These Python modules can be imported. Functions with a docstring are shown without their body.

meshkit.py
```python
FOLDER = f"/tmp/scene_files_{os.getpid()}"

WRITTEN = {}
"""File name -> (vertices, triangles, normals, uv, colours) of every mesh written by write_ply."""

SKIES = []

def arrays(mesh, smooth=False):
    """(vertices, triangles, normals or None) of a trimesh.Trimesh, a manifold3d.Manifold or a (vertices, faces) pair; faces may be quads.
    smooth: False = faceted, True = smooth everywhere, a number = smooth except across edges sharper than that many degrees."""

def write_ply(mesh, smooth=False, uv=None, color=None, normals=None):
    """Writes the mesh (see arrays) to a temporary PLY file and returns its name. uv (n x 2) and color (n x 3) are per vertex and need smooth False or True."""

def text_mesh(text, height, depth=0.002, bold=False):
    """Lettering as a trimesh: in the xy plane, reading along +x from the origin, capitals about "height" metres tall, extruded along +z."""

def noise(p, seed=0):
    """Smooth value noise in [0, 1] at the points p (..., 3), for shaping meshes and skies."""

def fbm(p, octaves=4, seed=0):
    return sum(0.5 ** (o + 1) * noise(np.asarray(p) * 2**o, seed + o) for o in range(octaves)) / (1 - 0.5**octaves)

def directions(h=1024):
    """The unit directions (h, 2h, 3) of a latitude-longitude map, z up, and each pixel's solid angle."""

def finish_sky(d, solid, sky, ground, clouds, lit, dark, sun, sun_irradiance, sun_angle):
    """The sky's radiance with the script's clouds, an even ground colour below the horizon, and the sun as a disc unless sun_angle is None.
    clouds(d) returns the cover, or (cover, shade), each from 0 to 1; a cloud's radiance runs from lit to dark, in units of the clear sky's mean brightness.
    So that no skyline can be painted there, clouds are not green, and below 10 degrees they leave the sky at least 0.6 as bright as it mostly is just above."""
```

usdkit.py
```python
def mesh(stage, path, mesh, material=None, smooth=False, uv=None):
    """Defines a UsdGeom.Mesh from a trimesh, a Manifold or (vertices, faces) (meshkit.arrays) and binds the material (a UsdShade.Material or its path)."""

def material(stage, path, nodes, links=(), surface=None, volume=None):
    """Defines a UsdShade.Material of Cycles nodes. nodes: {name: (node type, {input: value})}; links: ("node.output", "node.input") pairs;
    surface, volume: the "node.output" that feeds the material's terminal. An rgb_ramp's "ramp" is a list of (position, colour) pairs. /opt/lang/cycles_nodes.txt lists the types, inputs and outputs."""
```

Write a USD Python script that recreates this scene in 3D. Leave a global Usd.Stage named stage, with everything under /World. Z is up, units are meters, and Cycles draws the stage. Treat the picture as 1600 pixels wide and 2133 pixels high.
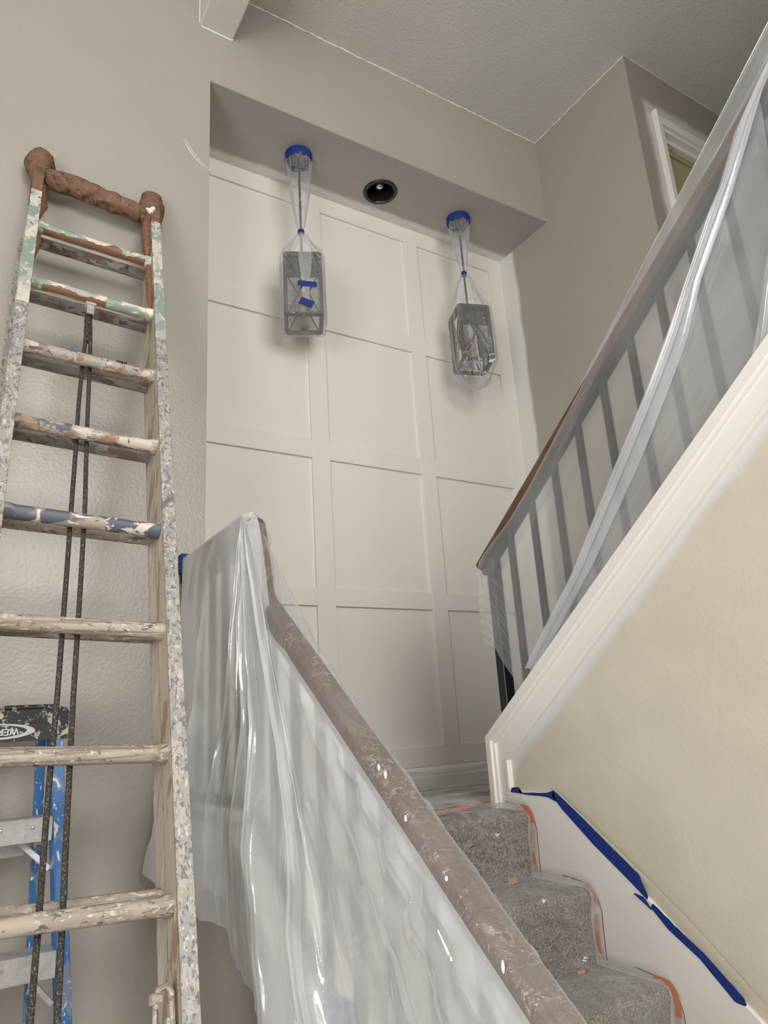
import math, random
import numpy as np, trimesh, usdkit, meshkit
from shapely.geometry import Polygon, Point, LineString
from pxr import Usd, UsdGeom, UsdLux, UsdShade, Gf, Sdf

random.seed(7)
RNG = np.random.default_rng(7)
stage = Usd.Stage.CreateInMemory()
UsdGeom.SetStageUpAxis(stage, 'Z'); UsdGeom.SetStageMetersPerUnit(stage, 1.0)
UsdGeom.Xform.Define(stage, '/World'); UsdGeom.Scope.Define(stage, '/World/Looks')
Z0 = 1.583                       # eye height: every height below is measured from the camera and lifted by this

# ------------------------------------------------------------------ camera
F, W_, H_ = 1497.0, 1600.0, 2133.0
YAW, PITCH, ROLL = .5674, .2905, -.0634
def _axes(yaw, pitch, roll):
    cy, sy, cp, sp, cr, sr = math.cos(yaw), math.sin(yaw), math.cos(pitch), math.sin(pitch), math.cos(roll), math.sin(roll)
    return (np.array([[cr, -sr, 0], [sr, cr, 0], [0, 0, 1]]) @ np.array([[1, 0, 0], [0, cp, sp], [0, -sp, cp]])
            @ np.array([[1, 0, 0], [0, 0, -1], [0, 1, 0.]]) @ np.array([[cy, -sy, 0], [sy, cy, 0], [0, 0, 1]]))
M = _axes(YAW, PITCH, ROLL)      # rows: right, down, forward
cam = UsdGeom.Camera.Define(stage, '/World/camera')
mx = Gf.Matrix4d(1.0)
for i, r in enumerate((M[0], -M[1], -M[2], (0, 0, Z0))):
    for j in range(3):
        mx[i, j] = float(r[j])
cam.AddTransformOp().Set(mx)
cam.CreateHorizontalApertureAttr(36.0); cam.CreateVerticalApertureAttr(36.0 * H_ / W_)
cam.CreateFocalLengthAttr(36.0 * F / W_)
cam.CreateClippingRangeAttr(Gf.Vec2f(0.02, 200.0))
cam.CreateExposureAttr(0.0)

# ------------------------------------------------------------------ daylight: the tall windows of the hall behind the camera
def rect_light(name, loc, target, w, h, inten, col):
    l = UsdLux.RectLight.Define(stage, '/World/' + name)
    l.CreateWidthAttr(w); l.CreateHeightAttr(h); l.CreateIntensityAttr(inten); l.CreateColorAttr(Gf.Vec3f(*col))
    loc = np.array(loc, float) + [0, 0, Z0]; tgt = np.array(target, float) + [0, 0, Z0]
    b = loc - tgt; b /= np.linalg.norm(b)
    x = np.cross([0, 0, 1.0], b); x /= np.linalg.norm(x); y = np.cross(b, x)
    m = Gf.Matrix4d(1.0)
    for i, r in enumerate((x, y, b, loc)):
        for j in range(3):
            m[i, j] = float(r[j])
    l.AddTransformOp().Set(m)
ROOM_X0, ROOM_X1, ROOM_Y0 = -2.3, 5.2, -3.6
rect_light('daylight_window', (.3, ROOM_Y0 - .02, 2.15), (.3, 0, 2.15), 2.5, 1.9, 11.0, (1.0, .985, .96))
rect_light('daylight_side', (ROOM_X0 - .02, -1.15, .4), (0, -1.15, .4), 2.4, 2.0, 8.5, (1.0, .985, .965))
dome = UsdLux.DomeLight.Define(stage, '/World/sky')
dome.CreateIntensityAttr(0.25); dome.CreateColorAttr(Gf.Vec3f(.8, .9, 1.0))

# ------------------------------------------------------------------ scene helpers
NAMES, LOCS = {}, {}
def numbered(path):
    k = NAMES.get(path, 0); NAMES[path] = k + 1
    return path if k == 0 else f'{path}_{k:03d}'
def _data(p, **kw):
    for k, v in kw.items():
        if v: p.SetCustomDataByKey(k, v)
def thing(name, label, cat, loc=(0, 0, 0), group=None, kind=None):
    path = numbered('/World/' + name)
    x = UsdGeom.Xform.Define(stage, path)
    loc = np.array(loc, float)
    x.AddTranslateOp().Set(Gf.Vec3d(float(loc[0]), float(loc[1]), float(loc[2] + Z0)))
    LOCS[path] = loc
    _data(x.GetPrim(), label=label, category=cat, group=group, kind=kind)
    return path
def obj(name, mesh, m, parent=None, smooth=False, label=None, cat=None, group=None, kind=None):
    base = parent or '/World'
    path = numbered(base + '/' + name)
    if isinstance(mesh, MB): mesh = mesh.get()
    if hasattr(mesh, 'vertices'): v, f = np.array(mesh.vertices, float), np.array(mesh.faces)
    else: v, f = np.array(mesh[0], float), np.array(mesh[1])
    top = parent
    while top is not None and top not in LOCS: top = top.rsplit('/', 1)[0]
    v = v - LOCS[top] if top is not None else v + [0, 0, Z0]
    p = usdkit.mesh(stage, path, (v, f), m, smooth=smooth)
    _data(p.GetPrim(), label=label, category=cat, group=group, kind=kind)
    return path
class MB:
    """collects triangles"""
    def __init__(s): s.v, s.f, s.n = [], [], 0
    def add(s, v, f):
        f = np.asarray(f, int)
        if f.shape[1] == 4: f = np.vstack([f[:, [0, 1, 2]], f[:, [0, 2, 3]]])
        s.v.append(np.asarray(v, float)); s.f.append(f + s.n); s.n += len(v); return s
    def mesh(s, t): return s.add(t.vertices, t.faces)
    def get(s): return np.vstack(s.v), np.vstack(s.f)
    def box(s, lo, hi, ch=0.0):
        lo, hi = np.minimum(lo, hi).astype(float), np.maximum(lo, hi).astype(float)
        return s.obox((lo + hi) / 2, np.eye(3), (hi - lo) / 2, ch)
    def obox(s, c, ax, h, ch=0.0):
        ax, h, c = np.asarray(ax, float), np.asarray(h, float), np.asarray(c, float)
        if ch <= 0:
            t = trimesh.creation.box([2, 2, 2]); q = np.array(t.vertices) * h
            return s.add(q @ ax + c, t.faces)
        ch = min(ch, .45 * h.min()); pts = []
        for sx in (-1, 1):
            for sy in (-1, 1):
                for sz in (-1, 1):
                    sg = np.array([sx, sy, sz], float)
                    for k in range(3):
                        d = np.full(3, ch); d[k] = 0
                        pts.append(sg * (h - d))
        t = trimesh.convex.convex_hull(np.array(pts))
        return s.add(np.array(t.vertices) @ ax + c, t.faces)
    def beam(s, a, b, w, h, up=(0, 0, 1), ch=0.0):
        """box from a to b; w across, h along up"""
        a, b = np.asarray(a, float), np.asarray(b, float); d = b - a; L = np.linalg.norm(d); d /= L
        up = np.asarray(up, float); x = np.cross(d, up); x /= np.linalg.norm(x); u = np.cross(x, d)
        return s.obox((a + b) / 2, np.array([d, x, u]), (L / 2, w / 2, h / 2), ch)
    def tube(s, path, r, n=10, cap=True, flat=None):
        path = np.asarray(path, float); r = np.broadcast_to(np.asarray(r, float), len(path))
        t = np.gradient(path, axis=0); t /= np.linalg.norm(t, axis=1, keepdims=True)
        x = np.cross(t[0], [0, 0, 1.0] if abs(t[0][2]) < .9 else [0, 1.0, 0]); x /= np.linalg.norm(x)
        rings = []
        for i in range(len(path)):
            x = x - t[i] * (x @ t[i]); x /= np.linalg.norm(x); y = np.cross(t[i], x)
            a = np.arange(n) / n * 2 * np.pi
            rings.append(path[i] + r[i] * (np.cos(a)[:, None] * x + np.sin(a)[:, None] * y))
        v = np.vstack(rings); f = []
        for i in range(len(path) - 1):
            for k in range(n):
                f.append([i * n + k, i * n + (k + 1) % n, (i + 1) * n + (k + 1) % n, (i + 1) * n + k])
        s.add(v, f)
        if cap:
            for i, o in ((0, 1), (len(path) - 1, 0)):
                vv = np.vstack([rings[i], path[i][None]])
                s.add(vv, [[k, (k + 1) % n, n] if not o else [(k + 1) % n, k, n] for k in range(n)])
        return s
    def lathe(s, prof, c=(0, 0, 0), n=36):
        prof = np.asarray(prof, float); a = np.arange(n) / n * 2 * np.pi
        v = np.stack([prof[:, 0, None] * np.cos(a), prof[:, 0, None] * np.sin(a), np.repeat(prof[:, 1, None], n, 1)], -1).reshape(-1, 3) + c
        f = [[i * n + k, i * n + (k + 1) % n, (i + 1) * n + (k + 1) % n, (i + 1) * n + k] for i in range(len(prof) - 1) for k in range(n)]
        return s.add(v, f)
    def prism(s, poly, a, b, plane):
        """polygon of shapely coordinates extruded from a to b; plane 'yz' along x, 'xz' along y, 'xy' along z"""
        if not hasattr(poly, 'exterior'): poly = Polygon(poly)
        t = trimesh.creation.extrude_polygon(poly, abs(b - a), engine='earcut')
        v = np.array(t.vertices); lo = min(a, b)
        if plane == 'yz': v = np.stack([v[:, 2] + lo, v[:, 0], v[:, 1]], 1); f = t.faces
        elif plane == 'xz': v = np.stack([v[:, 0], v[:, 2] + lo, v[:, 1]], 1); f = np.asarray(t.faces)[:, ::-1]
        else: v = v + [0, 0, lo]; f = t.faces
        return s.add(v, f)
    def grid(s, P):
        """P: (a, b, 3) array of points"""
        a, b = P.shape[:2]; i = np.arange(a * b).reshape(a, b)
        f = np.stack([i[:-1, :-1], i[1:, :-1], i[1:, 1:], i[:-1, 1:]], -1).reshape(-1, 4)
        return s.add(P.reshape(-1, 3), f)
def box(lo, hi, ch=0.0): return MB().box(np.array(lo, float), np.array(hi, float), ch)
def ray(x, y): return M.T @ np.array([(x - 800) / F, (y - 1066.5) / F, 1.0])
def at(px, axis, val):
    """where the sight line of a photo point meets the plane axis = val"""
    d = ray(*px); return d * (val / d[axis])
def onplane(px, p0, n):
    d = ray(*px); return d * (np.dot(p0, n) / np.dot(d, n))
def sstep(a, b, x): t = np.clip((x - a) / (b - a), 0, 1); return t * t * (3 - 2 * t)

# ------------------------------------------------------------------ materials
def mat(name, nodes, links, surface): return usdkit.material(stage, '/World/Looks/' + name, nodes, links, surface=surface)
def lin(r, g, b): return tuple(((c / 255 + .055) / 1.055) ** 2.4 if c > 10 else c / 3294.6 for c in (r, g, b))
def paint(name, col, rough=.55, bump=.0, scale=160, spec=.35, vary=.03, detail=3):
    nodes = {'g': ('geometry', {}), 'n2': ('noise_texture', {'scale': 2.5, 'detail': 3}), 'p': ('principled_bsdf', {'roughness': rough, 'specular_ior_level': spec}),
             'r': ('rgb_ramp', {'ramp': [(.3, [c * (1 - vary) for c in col]), (.7, [min(1, c * (1 + vary)) for c in col])]})}
    links = [('g.position', 'n2.vector'), ('n2.fac', 'r.fac'), ('r.color', 'p.base_color')]
    if bump:
        nodes['n'] = ('noise_texture', {'scale': scale, 'detail': detail, 'roughness': .5}); nodes['b'] = ('bump', {'strength': bump, 'distance': .004})
        links += [('g.position', 'n.vector'), ('n.fac', 'b.height'), ('b.normal', 'p.normal')]
    return mat(name, nodes, links, 'p.BSDF')
def flat(name, col, rough=.5, metal=0.0, spec=.5, coat=0.0):
    return mat(name, {'p': ('principled_bsdf', {'base_color': col, 'roughness': rough, 'metallic': metal, 'specular_ior_level': spec, 'coat_weight': coat})}, [], 'p.BSDF')

WALL = (.405, .378, .338); WHITE = (.80, .77, .715); CREAM = (.62, .575, .475)
def halo_wall(name, base, axis, edge, width, sign, white=(.78, .77, .74), bump=.35, scale=150):
    """wall paint with a feathered band of sprayed white paint beside a line (coordinate axis, at edge)"""
    nodes = {'g': ('geometry', {}), 's': ('separate_xyz', {}), 'n': ('noise_texture', {'scale': scale, 'detail': 3}), 'w': ('noise_texture', {'scale': 5.0, 'detail': 4}),
             'a': ('math', {'math_type': 'multiply_add', 'value2': .05, 'value3': 0.0}), 'c': ('math', {'math_type': 'add'}),
             'm': ('map_range', {'range_type': 'smoothstep', 'from_min': edge + .025 - sign * width, 'from_max': edge + .025 - sign * (width - .035) , 'to_min': 0.0, 'to_max': 1.0, 'clamp': True}),
             'x': ('mix', {'color1': base, 'color2': white}), 'b': ('bump', {'strength': bump, 'distance': .004}), 'p': ('principled_bsdf', {'roughness': .55, 'specular_ior_level': .35})}
    links = [('g.position', 's.vector'), ('g.position', 'n.vector'), ('g.position', 'w.vector'), ('w.fac', 'a.value1'), ('a.value', 'c.value1'), (f's.{axis}', 'c.value2'), ('c.value', 'm.value'),
             ('m.result', 'x.fac'), ('x.color', 'p.base_color'), ('n.fac', 'b.height'), ('b.normal', 'p.normal')]
    return mat(name, nodes, links, 'p.BSDF')
m_wall = paint('greige_wall_paint', WALL, .33, .28, 95, .6)
m_wall_right = halo_wall('greige_wall_paint_with_sprayed_edge', WALL, 'y', 2.8, .135, 1)
m_soffit = halo_wall('soffit_paint_with_sprayed_edge', (.42, .392, .36), 'y', 2.8, .075, 1)
m_ceiling = paint('ceiling_paint', (.66, .645, .605), .75, .6, 70, .2)
m_cream = paint('old_cream_wall_paint', CREAM, .6, .4, 130, .3, .05)
m_panel = paint('panel_paint', WHITE, .42, 0, 300, .4, .008)
m_trim = paint('white_trim_paint', (.825, .80, .76), .38, 0, 60, .4, .01)
m_beam = paint('beam_paint', (.74, .72, .69), .6, .3, 120, .3)
m_floor = paint('floor_paper', (.50, .47, .43), .7, .1, 20, .2, .1)
m_olive = flat('olive_door_paint', (.40, .375, .20), .5)
m_black = flat('black_metal', (.012, .012, .013), .38, 0, .5)
m_black_trim = flat('black_lamp_trim', (.016, .015, .014), .3)
m_wood = mat('brown_handrail_wood', {'g': ('geometry', {}), 'mp': ('mapping', {'scale': (30, 4, 4)}), 'n': ('noise_texture', {'scale': 3, 'detail': 5}),
             'r': ('rgb_ramp', {'ramp': [(.3, (.085, .045, .027)), (.7, (.155, .09, .057))]}), 'p': ('principled_bsdf', {'roughness': .4})},
             [('g.position', 'mp.vector'), ('mp.vector', 'n.vector'), ('n.fac', 'r.fac'), ('r.color', 'p.base_color')], 'p.BSDF')
def tape_mat(name, col):
    return mat(name, {'g': ('geometry', {}), 'n': ('noise_texture', {'scale': 350, 'detail': 2}), 'b': ('bump', {'strength': .25, 'distance': .001}), 'p': ('principled_bsdf', {'base_color': col, 'roughness': .6, 'specular_ior_level': .3})},
               [('g.position', 'n.vector'), ('n.fac', 'b.height'), ('b.normal', 'p.normal')], 'p.BSDF')
m_blue = tape_mat('blue_masking_tape', (.011, .034, .20)); m_blue_light = tape_mat('bright_blue_tape', (.03, .17, .55))
m_orange = tape_mat('orange_masking_tape', (.75, .19, .035)); m_peach = tape_mat('faded_orange_tape', (.72, .30, .17)); m_pink = tape_mat('pale_orange_tape', (.74, .52, .42))
m_alu = mat('scuffed_aluminium', {'g': ('geometry', {}), 'n': ('noise_texture', {'scale': 30, 'detail': 6, 'roughness': .7}), 'r': ('rgb_ramp', {'ramp': [(.35, (.45, .45, .46)), (.6, (.62, .61, .60)), (.72, (.74, .73, .70))]}),
             'p': ('principled_bsdf', {'metallic': .55, 'roughness': .4})}, [('g.position', 'n.vector'), ('n.fac', 'r.fac'), ('r.color', 'p.base_color')], 'p.BSDF')
def splatter(name, base, layers, rough=.5, metal=0.0, stretch=(1, 1, 1)):
    """base colour with blotches of old paint; layers: (noise scale, threshold, colour, detail)"""
    nodes = {'g': ('geometry', {}), 'mp': ('mapping', {'scale': stretch}), 'p': ('principled_bsdf', {'roughness': rough, 'metallic': metal})}
    links = [('g.position', 'mp.vector')]
    prev = None
    for i, (sc, th, col, det, *st_) in enumerate(layers):
        nodes[f'n{i}'] = ('noise_texture', {'scale': sc, 'detail': det, 'roughness': .62, 'distortion': .6})
        nodes[f'o{i}'] = ('mapping', {'location': (i * 3.7 + 1, i * 1.9, i * 5.3), **({'scale': st_[0]} if st_ else {})})
        nodes[f'r{i}'] = ('rgb_ramp', {'ramp': [(th - .015, (0, 0, 0)), (th + .015, (1, 1, 1))]})
        nodes[f'x{i}'] = ('mix', {'color1': base, 'color2': col})
        links += [('mp.vector', f'o{i}.vector'), (f'o{i}.vector', f'n{i}.vector'), (f'n{i}.fac', f'r{i}.fac'), (f'r{i}.color', f'x{i}.fac')]
        if prev: links.append((f'{prev}.color', f'x{i}.color1'))
        prev = f'x{i}'
    nodes['nb'] = ('noise_texture', {'scale': 180, 'detail': 3}); nodes['b'] = ('bump', {'strength': .35, 'distance': .0015})
    links += [('g.position', 'nb.vector'), ('nb.fac', 'b.height'), ('b.normal', 'p.normal'), (f'{prev}.color', 'p.base_color')]
    return mat(name, nodes, links, 'p.BSDF')
CRM, SAGE, BRN, SLATE, TAN, GREY, DUST = (.68, .62, .50), (.26, .34, .27), (.19, .10, .06), (.10, .115, .14), (.46, .37, .28), (.45, .46, .46), (.55, .49, .42)
m_rung_green = splatter('rung_with_sage_and_cream_paint', (.42, .42, .38), [(17, .47, SAGE, 3), (14, .50, CRM, 4), (30, .60, (.75, .72, .65), 4), (60, .70, (.08, .07, .06), 3)], stretch=(.55, 1, 1))
m_rung_mid = splatter('rung_with_brown_and_white_paint', (.38, .34, .29), [(22, .52, (.30, .20, .13), 4), (26, .55, (.58, .53, .46), 5), (30, .62, SLATE, 3), (90, .66, (.14, .12, .10), 3)], stretch=(.6, 1, 1))
m_rung_slate = splatter('rung_with_slate_paint', (.38, .33, .28), [(9, .50, SLATE, 3), (20, .55, (.66, .61, .52), 4), (90, .66, (.14, .12, .10), 3)], stretch=(.6, 1, 1))
m_rung_tan = splatter('rung_with_dusty_tan_paint', (.36, .305, .255), [(25, .50, (.43, .37, .31), 5), (38, .61, (.60, .55, .47), 4), (60, .54, (.25, .21, .175), 3, (.10, 1.4, 1.4)), (30, .64, (.13, .11, .10), 5), (95, .63, (.15, .125, .105), 3), (110, .64, (.60, .57, .5), 3)], stretch=(.5, 1, 1))
m_rail_flange = splatter('ladder_rail_with_speckled_paint', (.33, .325, .31), [(14, .54, (.37, .34, .285), 4), (45, .55, (.44, .415, .37), 5), (16, .63, (.14, .15, .165), 5), (120, .56, (.17, .165, .16), 4), (95, .62, (.56, .53, .48), 3), (50, .66, (.2, .19, .18), 4)], stretch=(1, 1, .45))
m_rail_top = splatter('ladder_rail_with_green_paint', (.42, .43, .42), [(12, .50, (.60, .58, .52), 4), (20, .54, SAGE, 3), (30, .58, CRM, 4), (60, .66, (.10, .10, .09), 3)], stretch=(1, 1, .4))
m_rail_web = splatter('ladder_rail_inner_tan_paint', (.42, .36, .29), [(12, .57, (.30, .20, .13), 4), (16, .58, (.52, .46, .38), 4), (70, .68, (.2, .17, .15), 3)], stretch=(1, 1, .3))
m_rung_under = splatter('grimy_rear_rung', (.26, .25, .235), [(16, .52, (.20, .15, .11), 4), (22, .58, (.40, .38, .34), 4), (30, .62, (.08, .08, .08), 3)], stretch=(.5, 1, 1))
m_pad = splatter('brown_padding', (.195, .108, .066), [(20, .60, (.13, .07, .042), 4), (25, .64, (.25, .15, .10), 4)], .7)
m_drip = flat('brown_paint', (.21, .105, .055), .45)
m_white_paint = flat('white_paint', (.80, .78, .74), .4)
m_cap = splatter('paint_spattered_black_plastic', (.018, .02, .027), [(22, .57, (.42, .39, .32), 4), (60, .60, (.34, .33, .32), 4), (12, .64, (.55, .50, .38), 3)], .45)
m_fibre = splatter('blue_fibreglass_with_splashes', (.03, .145, .36), [(18, .56, (.16, .22, .33), 4), (34, .60, (.60, .58, .54), 5), (60, .63, (.70, .68, .64), 3)], .4, stretch=(1, 1, .5))
m_blue_clean = flat('blue_fibreglass', (.018, .13, .38), .35)
m_rope = mat('dark_braided_rope', {'g': ('geometry', {}), 'n': ('noise_texture', {'scale': 260, 'detail': 2}), 'r': ('rgb_ramp', {'ramp': [(.40, (.028, .024, .021)), (.60, (.075, .065, .055)), (.72, (.22, .19, .16))]}),
              'b': ('bump', {'strength': .8, 'distance': .003}), 'p': ('principled_bsdf', {'roughness': .9})}, [('g.position', 'n.vector'), ('n.fac', 'r.fac'), ('r.color', 'p.base_color'), ('n.fac', 'b.height'), ('b.normal', 'p.normal')], 'p.BSDF')
m_carpet = mat('grey_carpet_pile', {'g': ('geometry', {}), 'n': ('noise_texture', {'scale': 210, 'detail': 3, 'roughness': .65}), 'n2': ('noise_texture', {'scale': 11, 'detail': 3}),
               'r': ('rgb_ramp', {'ramp': [(.36, (.070, .060, .048)), (.5, (.225, .196, .162)), (.62, (.47, .42, .36))]}), 'r2': ('rgb_ramp', {'ramp': [(.3, (.82, .82, .82)), (.7, (1, 1, 1))]}),
               'x': ('mix', {'mix_type': 'multiply', 'fac': 1.0}), 'b': ('bump', {'strength': 1.0, 'distance': .008}), 'p': ('principled_bsdf', {'roughness': 1.0, 'specular_ior_level': .05, 'sheen_weight': .15})},
               [('g.position', 'n.vector'), ('g.position', 'n2.vector'), ('n.fac', 'r.fac'), ('n2.fac', 'r2.fac'), ('r.color', 'x.color1'), ('r2.color', 'x.color2'), ('x.color', 'p.base_color'), ('n.fac', 'b.height'), ('b.normal', 'p.normal')], 'p.BSDF')
def film(name, op, edge, bscale=40, bstr=.35, stretch=(1, 1, 1), rot=(0, 0, 0), gloss=.10, tint=(.90, .915, .94), trans=.15, blur=0.0, vein=0.0, vscale=14, vstretch=(1, 1, 1), vrot=(0, 0, 0)):
    """thin hazy polythene: part clear, part scattering, thinly glossy; edge = how much more of it one looks through at a slant"""
    nodes = {'g': ('geometry', {}), 'mp': ('mapping', {'scale': stretch, 'rotation': rot}), 'n': ('noise_texture', {'scale': bscale, 'detail': 4, 'roughness': .6, 'distortion': 1.2}),
             'b': ('bump', {'strength': bstr, 'distance': .01}), 'n2': ('noise_texture', {'scale': 4.0, 'detail': 4}),
             't': ('transparent_bsdf', {'color': (.97, .975, .98)}), 'd': ('diffuse_bsdf', {'color': tint}), 'l': ('translucent_bsdf', {'color': tint}), 'dl': ('mix_closure', {'fac': trans}),
             'w': ('layer_weight', {'blend': .5}), 'pw': ('math', {'math_type': 'power', 'value2': 2.5}), 'e': ('math', {'math_type': 'multiply_add', 'value2': edge, 'value3': op}),
             'v': ('math', {'math_type': 'multiply_add', 'value2': .24, 'value3': -.12}), 'o': ('math', {'math_type': 'add', 'use_clamp': True}), 'a': ('mix_closure', {}),
             'tw': ('principled_bsdf', {'base_color': (.97, .975, .985), 'transmission_weight': 1.0, 'roughness': .19, 'specular_ior_level': .0, 'ior': 1.3}), 'bl': ('mix_closure', {'fac': blur}), 'gl': ('glossy_bsdf', {'color': (1, 1, 1), 'roughness': gloss}), 'p5': ('math', {'math_type': 'power', 'value2': 4.0}), 'fr': ('math', {'math_type': 'multiply_add', 'value2': .4, 'value3': .07}), 's': ('mix_closure', {})}
    nodes.update({'vm': ('mapping', {'scale': vstretch, 'rotation': vrot}), 'vn': ('noise_texture', {'scale': vscale, 'detail': 3, 'roughness': .55, 'distortion': .35}), 'v2': ('noise_texture', {'scale': vscale * .35, 'detail': 2}),
                  'vr': ('rgb_ramp', {'ramp': [(.465, (0, 0, 0)), (.498, (1, 1, 1)), (.503, (1, 1, 1)), (.515, (0, 0, 0))]}), 'vk': ('rgb_ramp', {'ramp': [(.42, (0, 0, 0)), (.62, (1, 1, 1))]}), 'vx': ('math', {'math_type': 'multiply'}), 'vy': ('math', {'math_type': 'multiply_add', 'value2': vein})})
    vlinks = [('g.position', 'vm.vector'), ('vm.vector', 'vn.vector'), ('vm.vector', 'v2.vector'), ('vn.fac', 'vr.fac'), ('v2.fac', 'vk.fac'), ('vr.color', 'vx.value1'), ('vk.color', 'vx.value2'), ('vx.value', 'vy.value1'), ('v.value', 'vy.value3'), ('vy.value', 'o.value1')]
    links = vlinks + [('g.position', 'mp.vector'), ('mp.vector', 'n.vector'), ('n.fac', 'b.height'), ('g.position', 'n2.vector'), ('w.facing', 'pw.value1'), ('pw.value', 'e.value1'), ('n2.fac', 'v.value1'), ('e.value', 'o.value2'),
             ('d.BSDF', 'dl.closure1'), ('l.BSDF', 'dl.closure2'), ('o.value', 'a.fac'), ('t.BSDF', 'bl.closure1'), ('tw.BSDF', 'bl.closure2'), ('bl.closure', 'a.closure1'), ('dl.closure', 'a.closure2'),
             ('b.normal', 'd.normal'), ('b.normal', 'gl.normal'), ('w.facing', 'p5.value1'), ('p5.value', 'fr.value1'), ('fr.value', 's.fac'), ('a.closure', 's.closure1'), ('gl.BSDF', 's.closure2')]
    m = mat(name, nodes, links, 's.closure')
    UsdShade.Shader.Get(stage, f'/World/Looks/{name}/tw').CreateInput('thin_wall', Sdf.ValueTypeNames.Int).Set(1)
    return m
m_film = film('cloudy_polythene', .44, .34, 22, .12, blur=.85, vein=.05, vscale=14)
m_film_tight = film('clear_crinkled_polythene', .10, .30, 45, .6, vein=.17, vscale=21)
m_film_upper = film('hazy_stretched_polythene', .15, .24, 26, .08, blur=.55)
m_film_overlap = film('overlapping_polythene', .17, .25, 26, .08, blur=.5)
m_film_fold = film('folded_polythene', .26, .30, 26, .10, blur=.4)
m_film_stair = film('clear_runner_film', .08, .36, 22, .3, vein=.12, vscale=8)
m_film_bag = film('bag_polythene', .10, .36, 40, .3, vein=.3, vscale=20)
m_glass = mat('lantern_glass', {'t': ('transparent_bsdf', {'color': (.93, .94, .95)}), 'g': ('glossy_bsdf', {'roughness': .02}), 'f': ('fresnel', {'IOR': 1.5}), 'm': ('mix_closure', {})}, [('f.fac', 'm.fac'), ('t.BSDF', 'm.closure1'), ('g.BSDF', 'm.closure2')], 'm.closure')
m_lantern = flat('bronze_lantern_metal', (.055, .038, .030), .5, .2)
m_bulb = flat('frosted_bulb', (.75, .74, .72), .25)
m_chrome = flat('silvered_bulb', (.75, .75, .76), .18, .9)
m_amber = flat('amber_candle', (.55, .38, .20), .4)

# ================================================================== THE SETTING
XR, YF, YB, ZC, ZS, ZL = 2.75, 2.387, 2.80, 3.268, 2.715, -.274     # right wall, front wall, panelled wall, ceiling, soffit, landing
XE, XH = .773, 1.625                                                # edge of the front wall, face of the half wall
YU = 1.722                                                          # upstairs wall
ZF, ZU = -Z0, .848                                                  # hall floor, upper floor
def struct(name, mesh, m, label, parent=None, smooth=False):
    return obj(name, mesh, m, parent, smooth, label if parent is None else None, None, None, 'structure' if parent is None else None)
def room(name, label, cat=None): return thing(name, label, cat, (0, 0, 0), kind='structure')
struct('floor', box((ROOM_X0 - .1, ROOM_Y0 - .1, ZF - .1), (XR + .1, YB + .1, ZF)), m_floor, 'floor of the hall at the foot of the stairs')
struct('ceiling', box((ROOM_X0 - .1, ROOM_Y0 - .1, ZC), (ROOM_X1 + .1, YB + .1, ZC + .1)), m_ceiling, 'grey textured ceiling above the stair hall')
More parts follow.
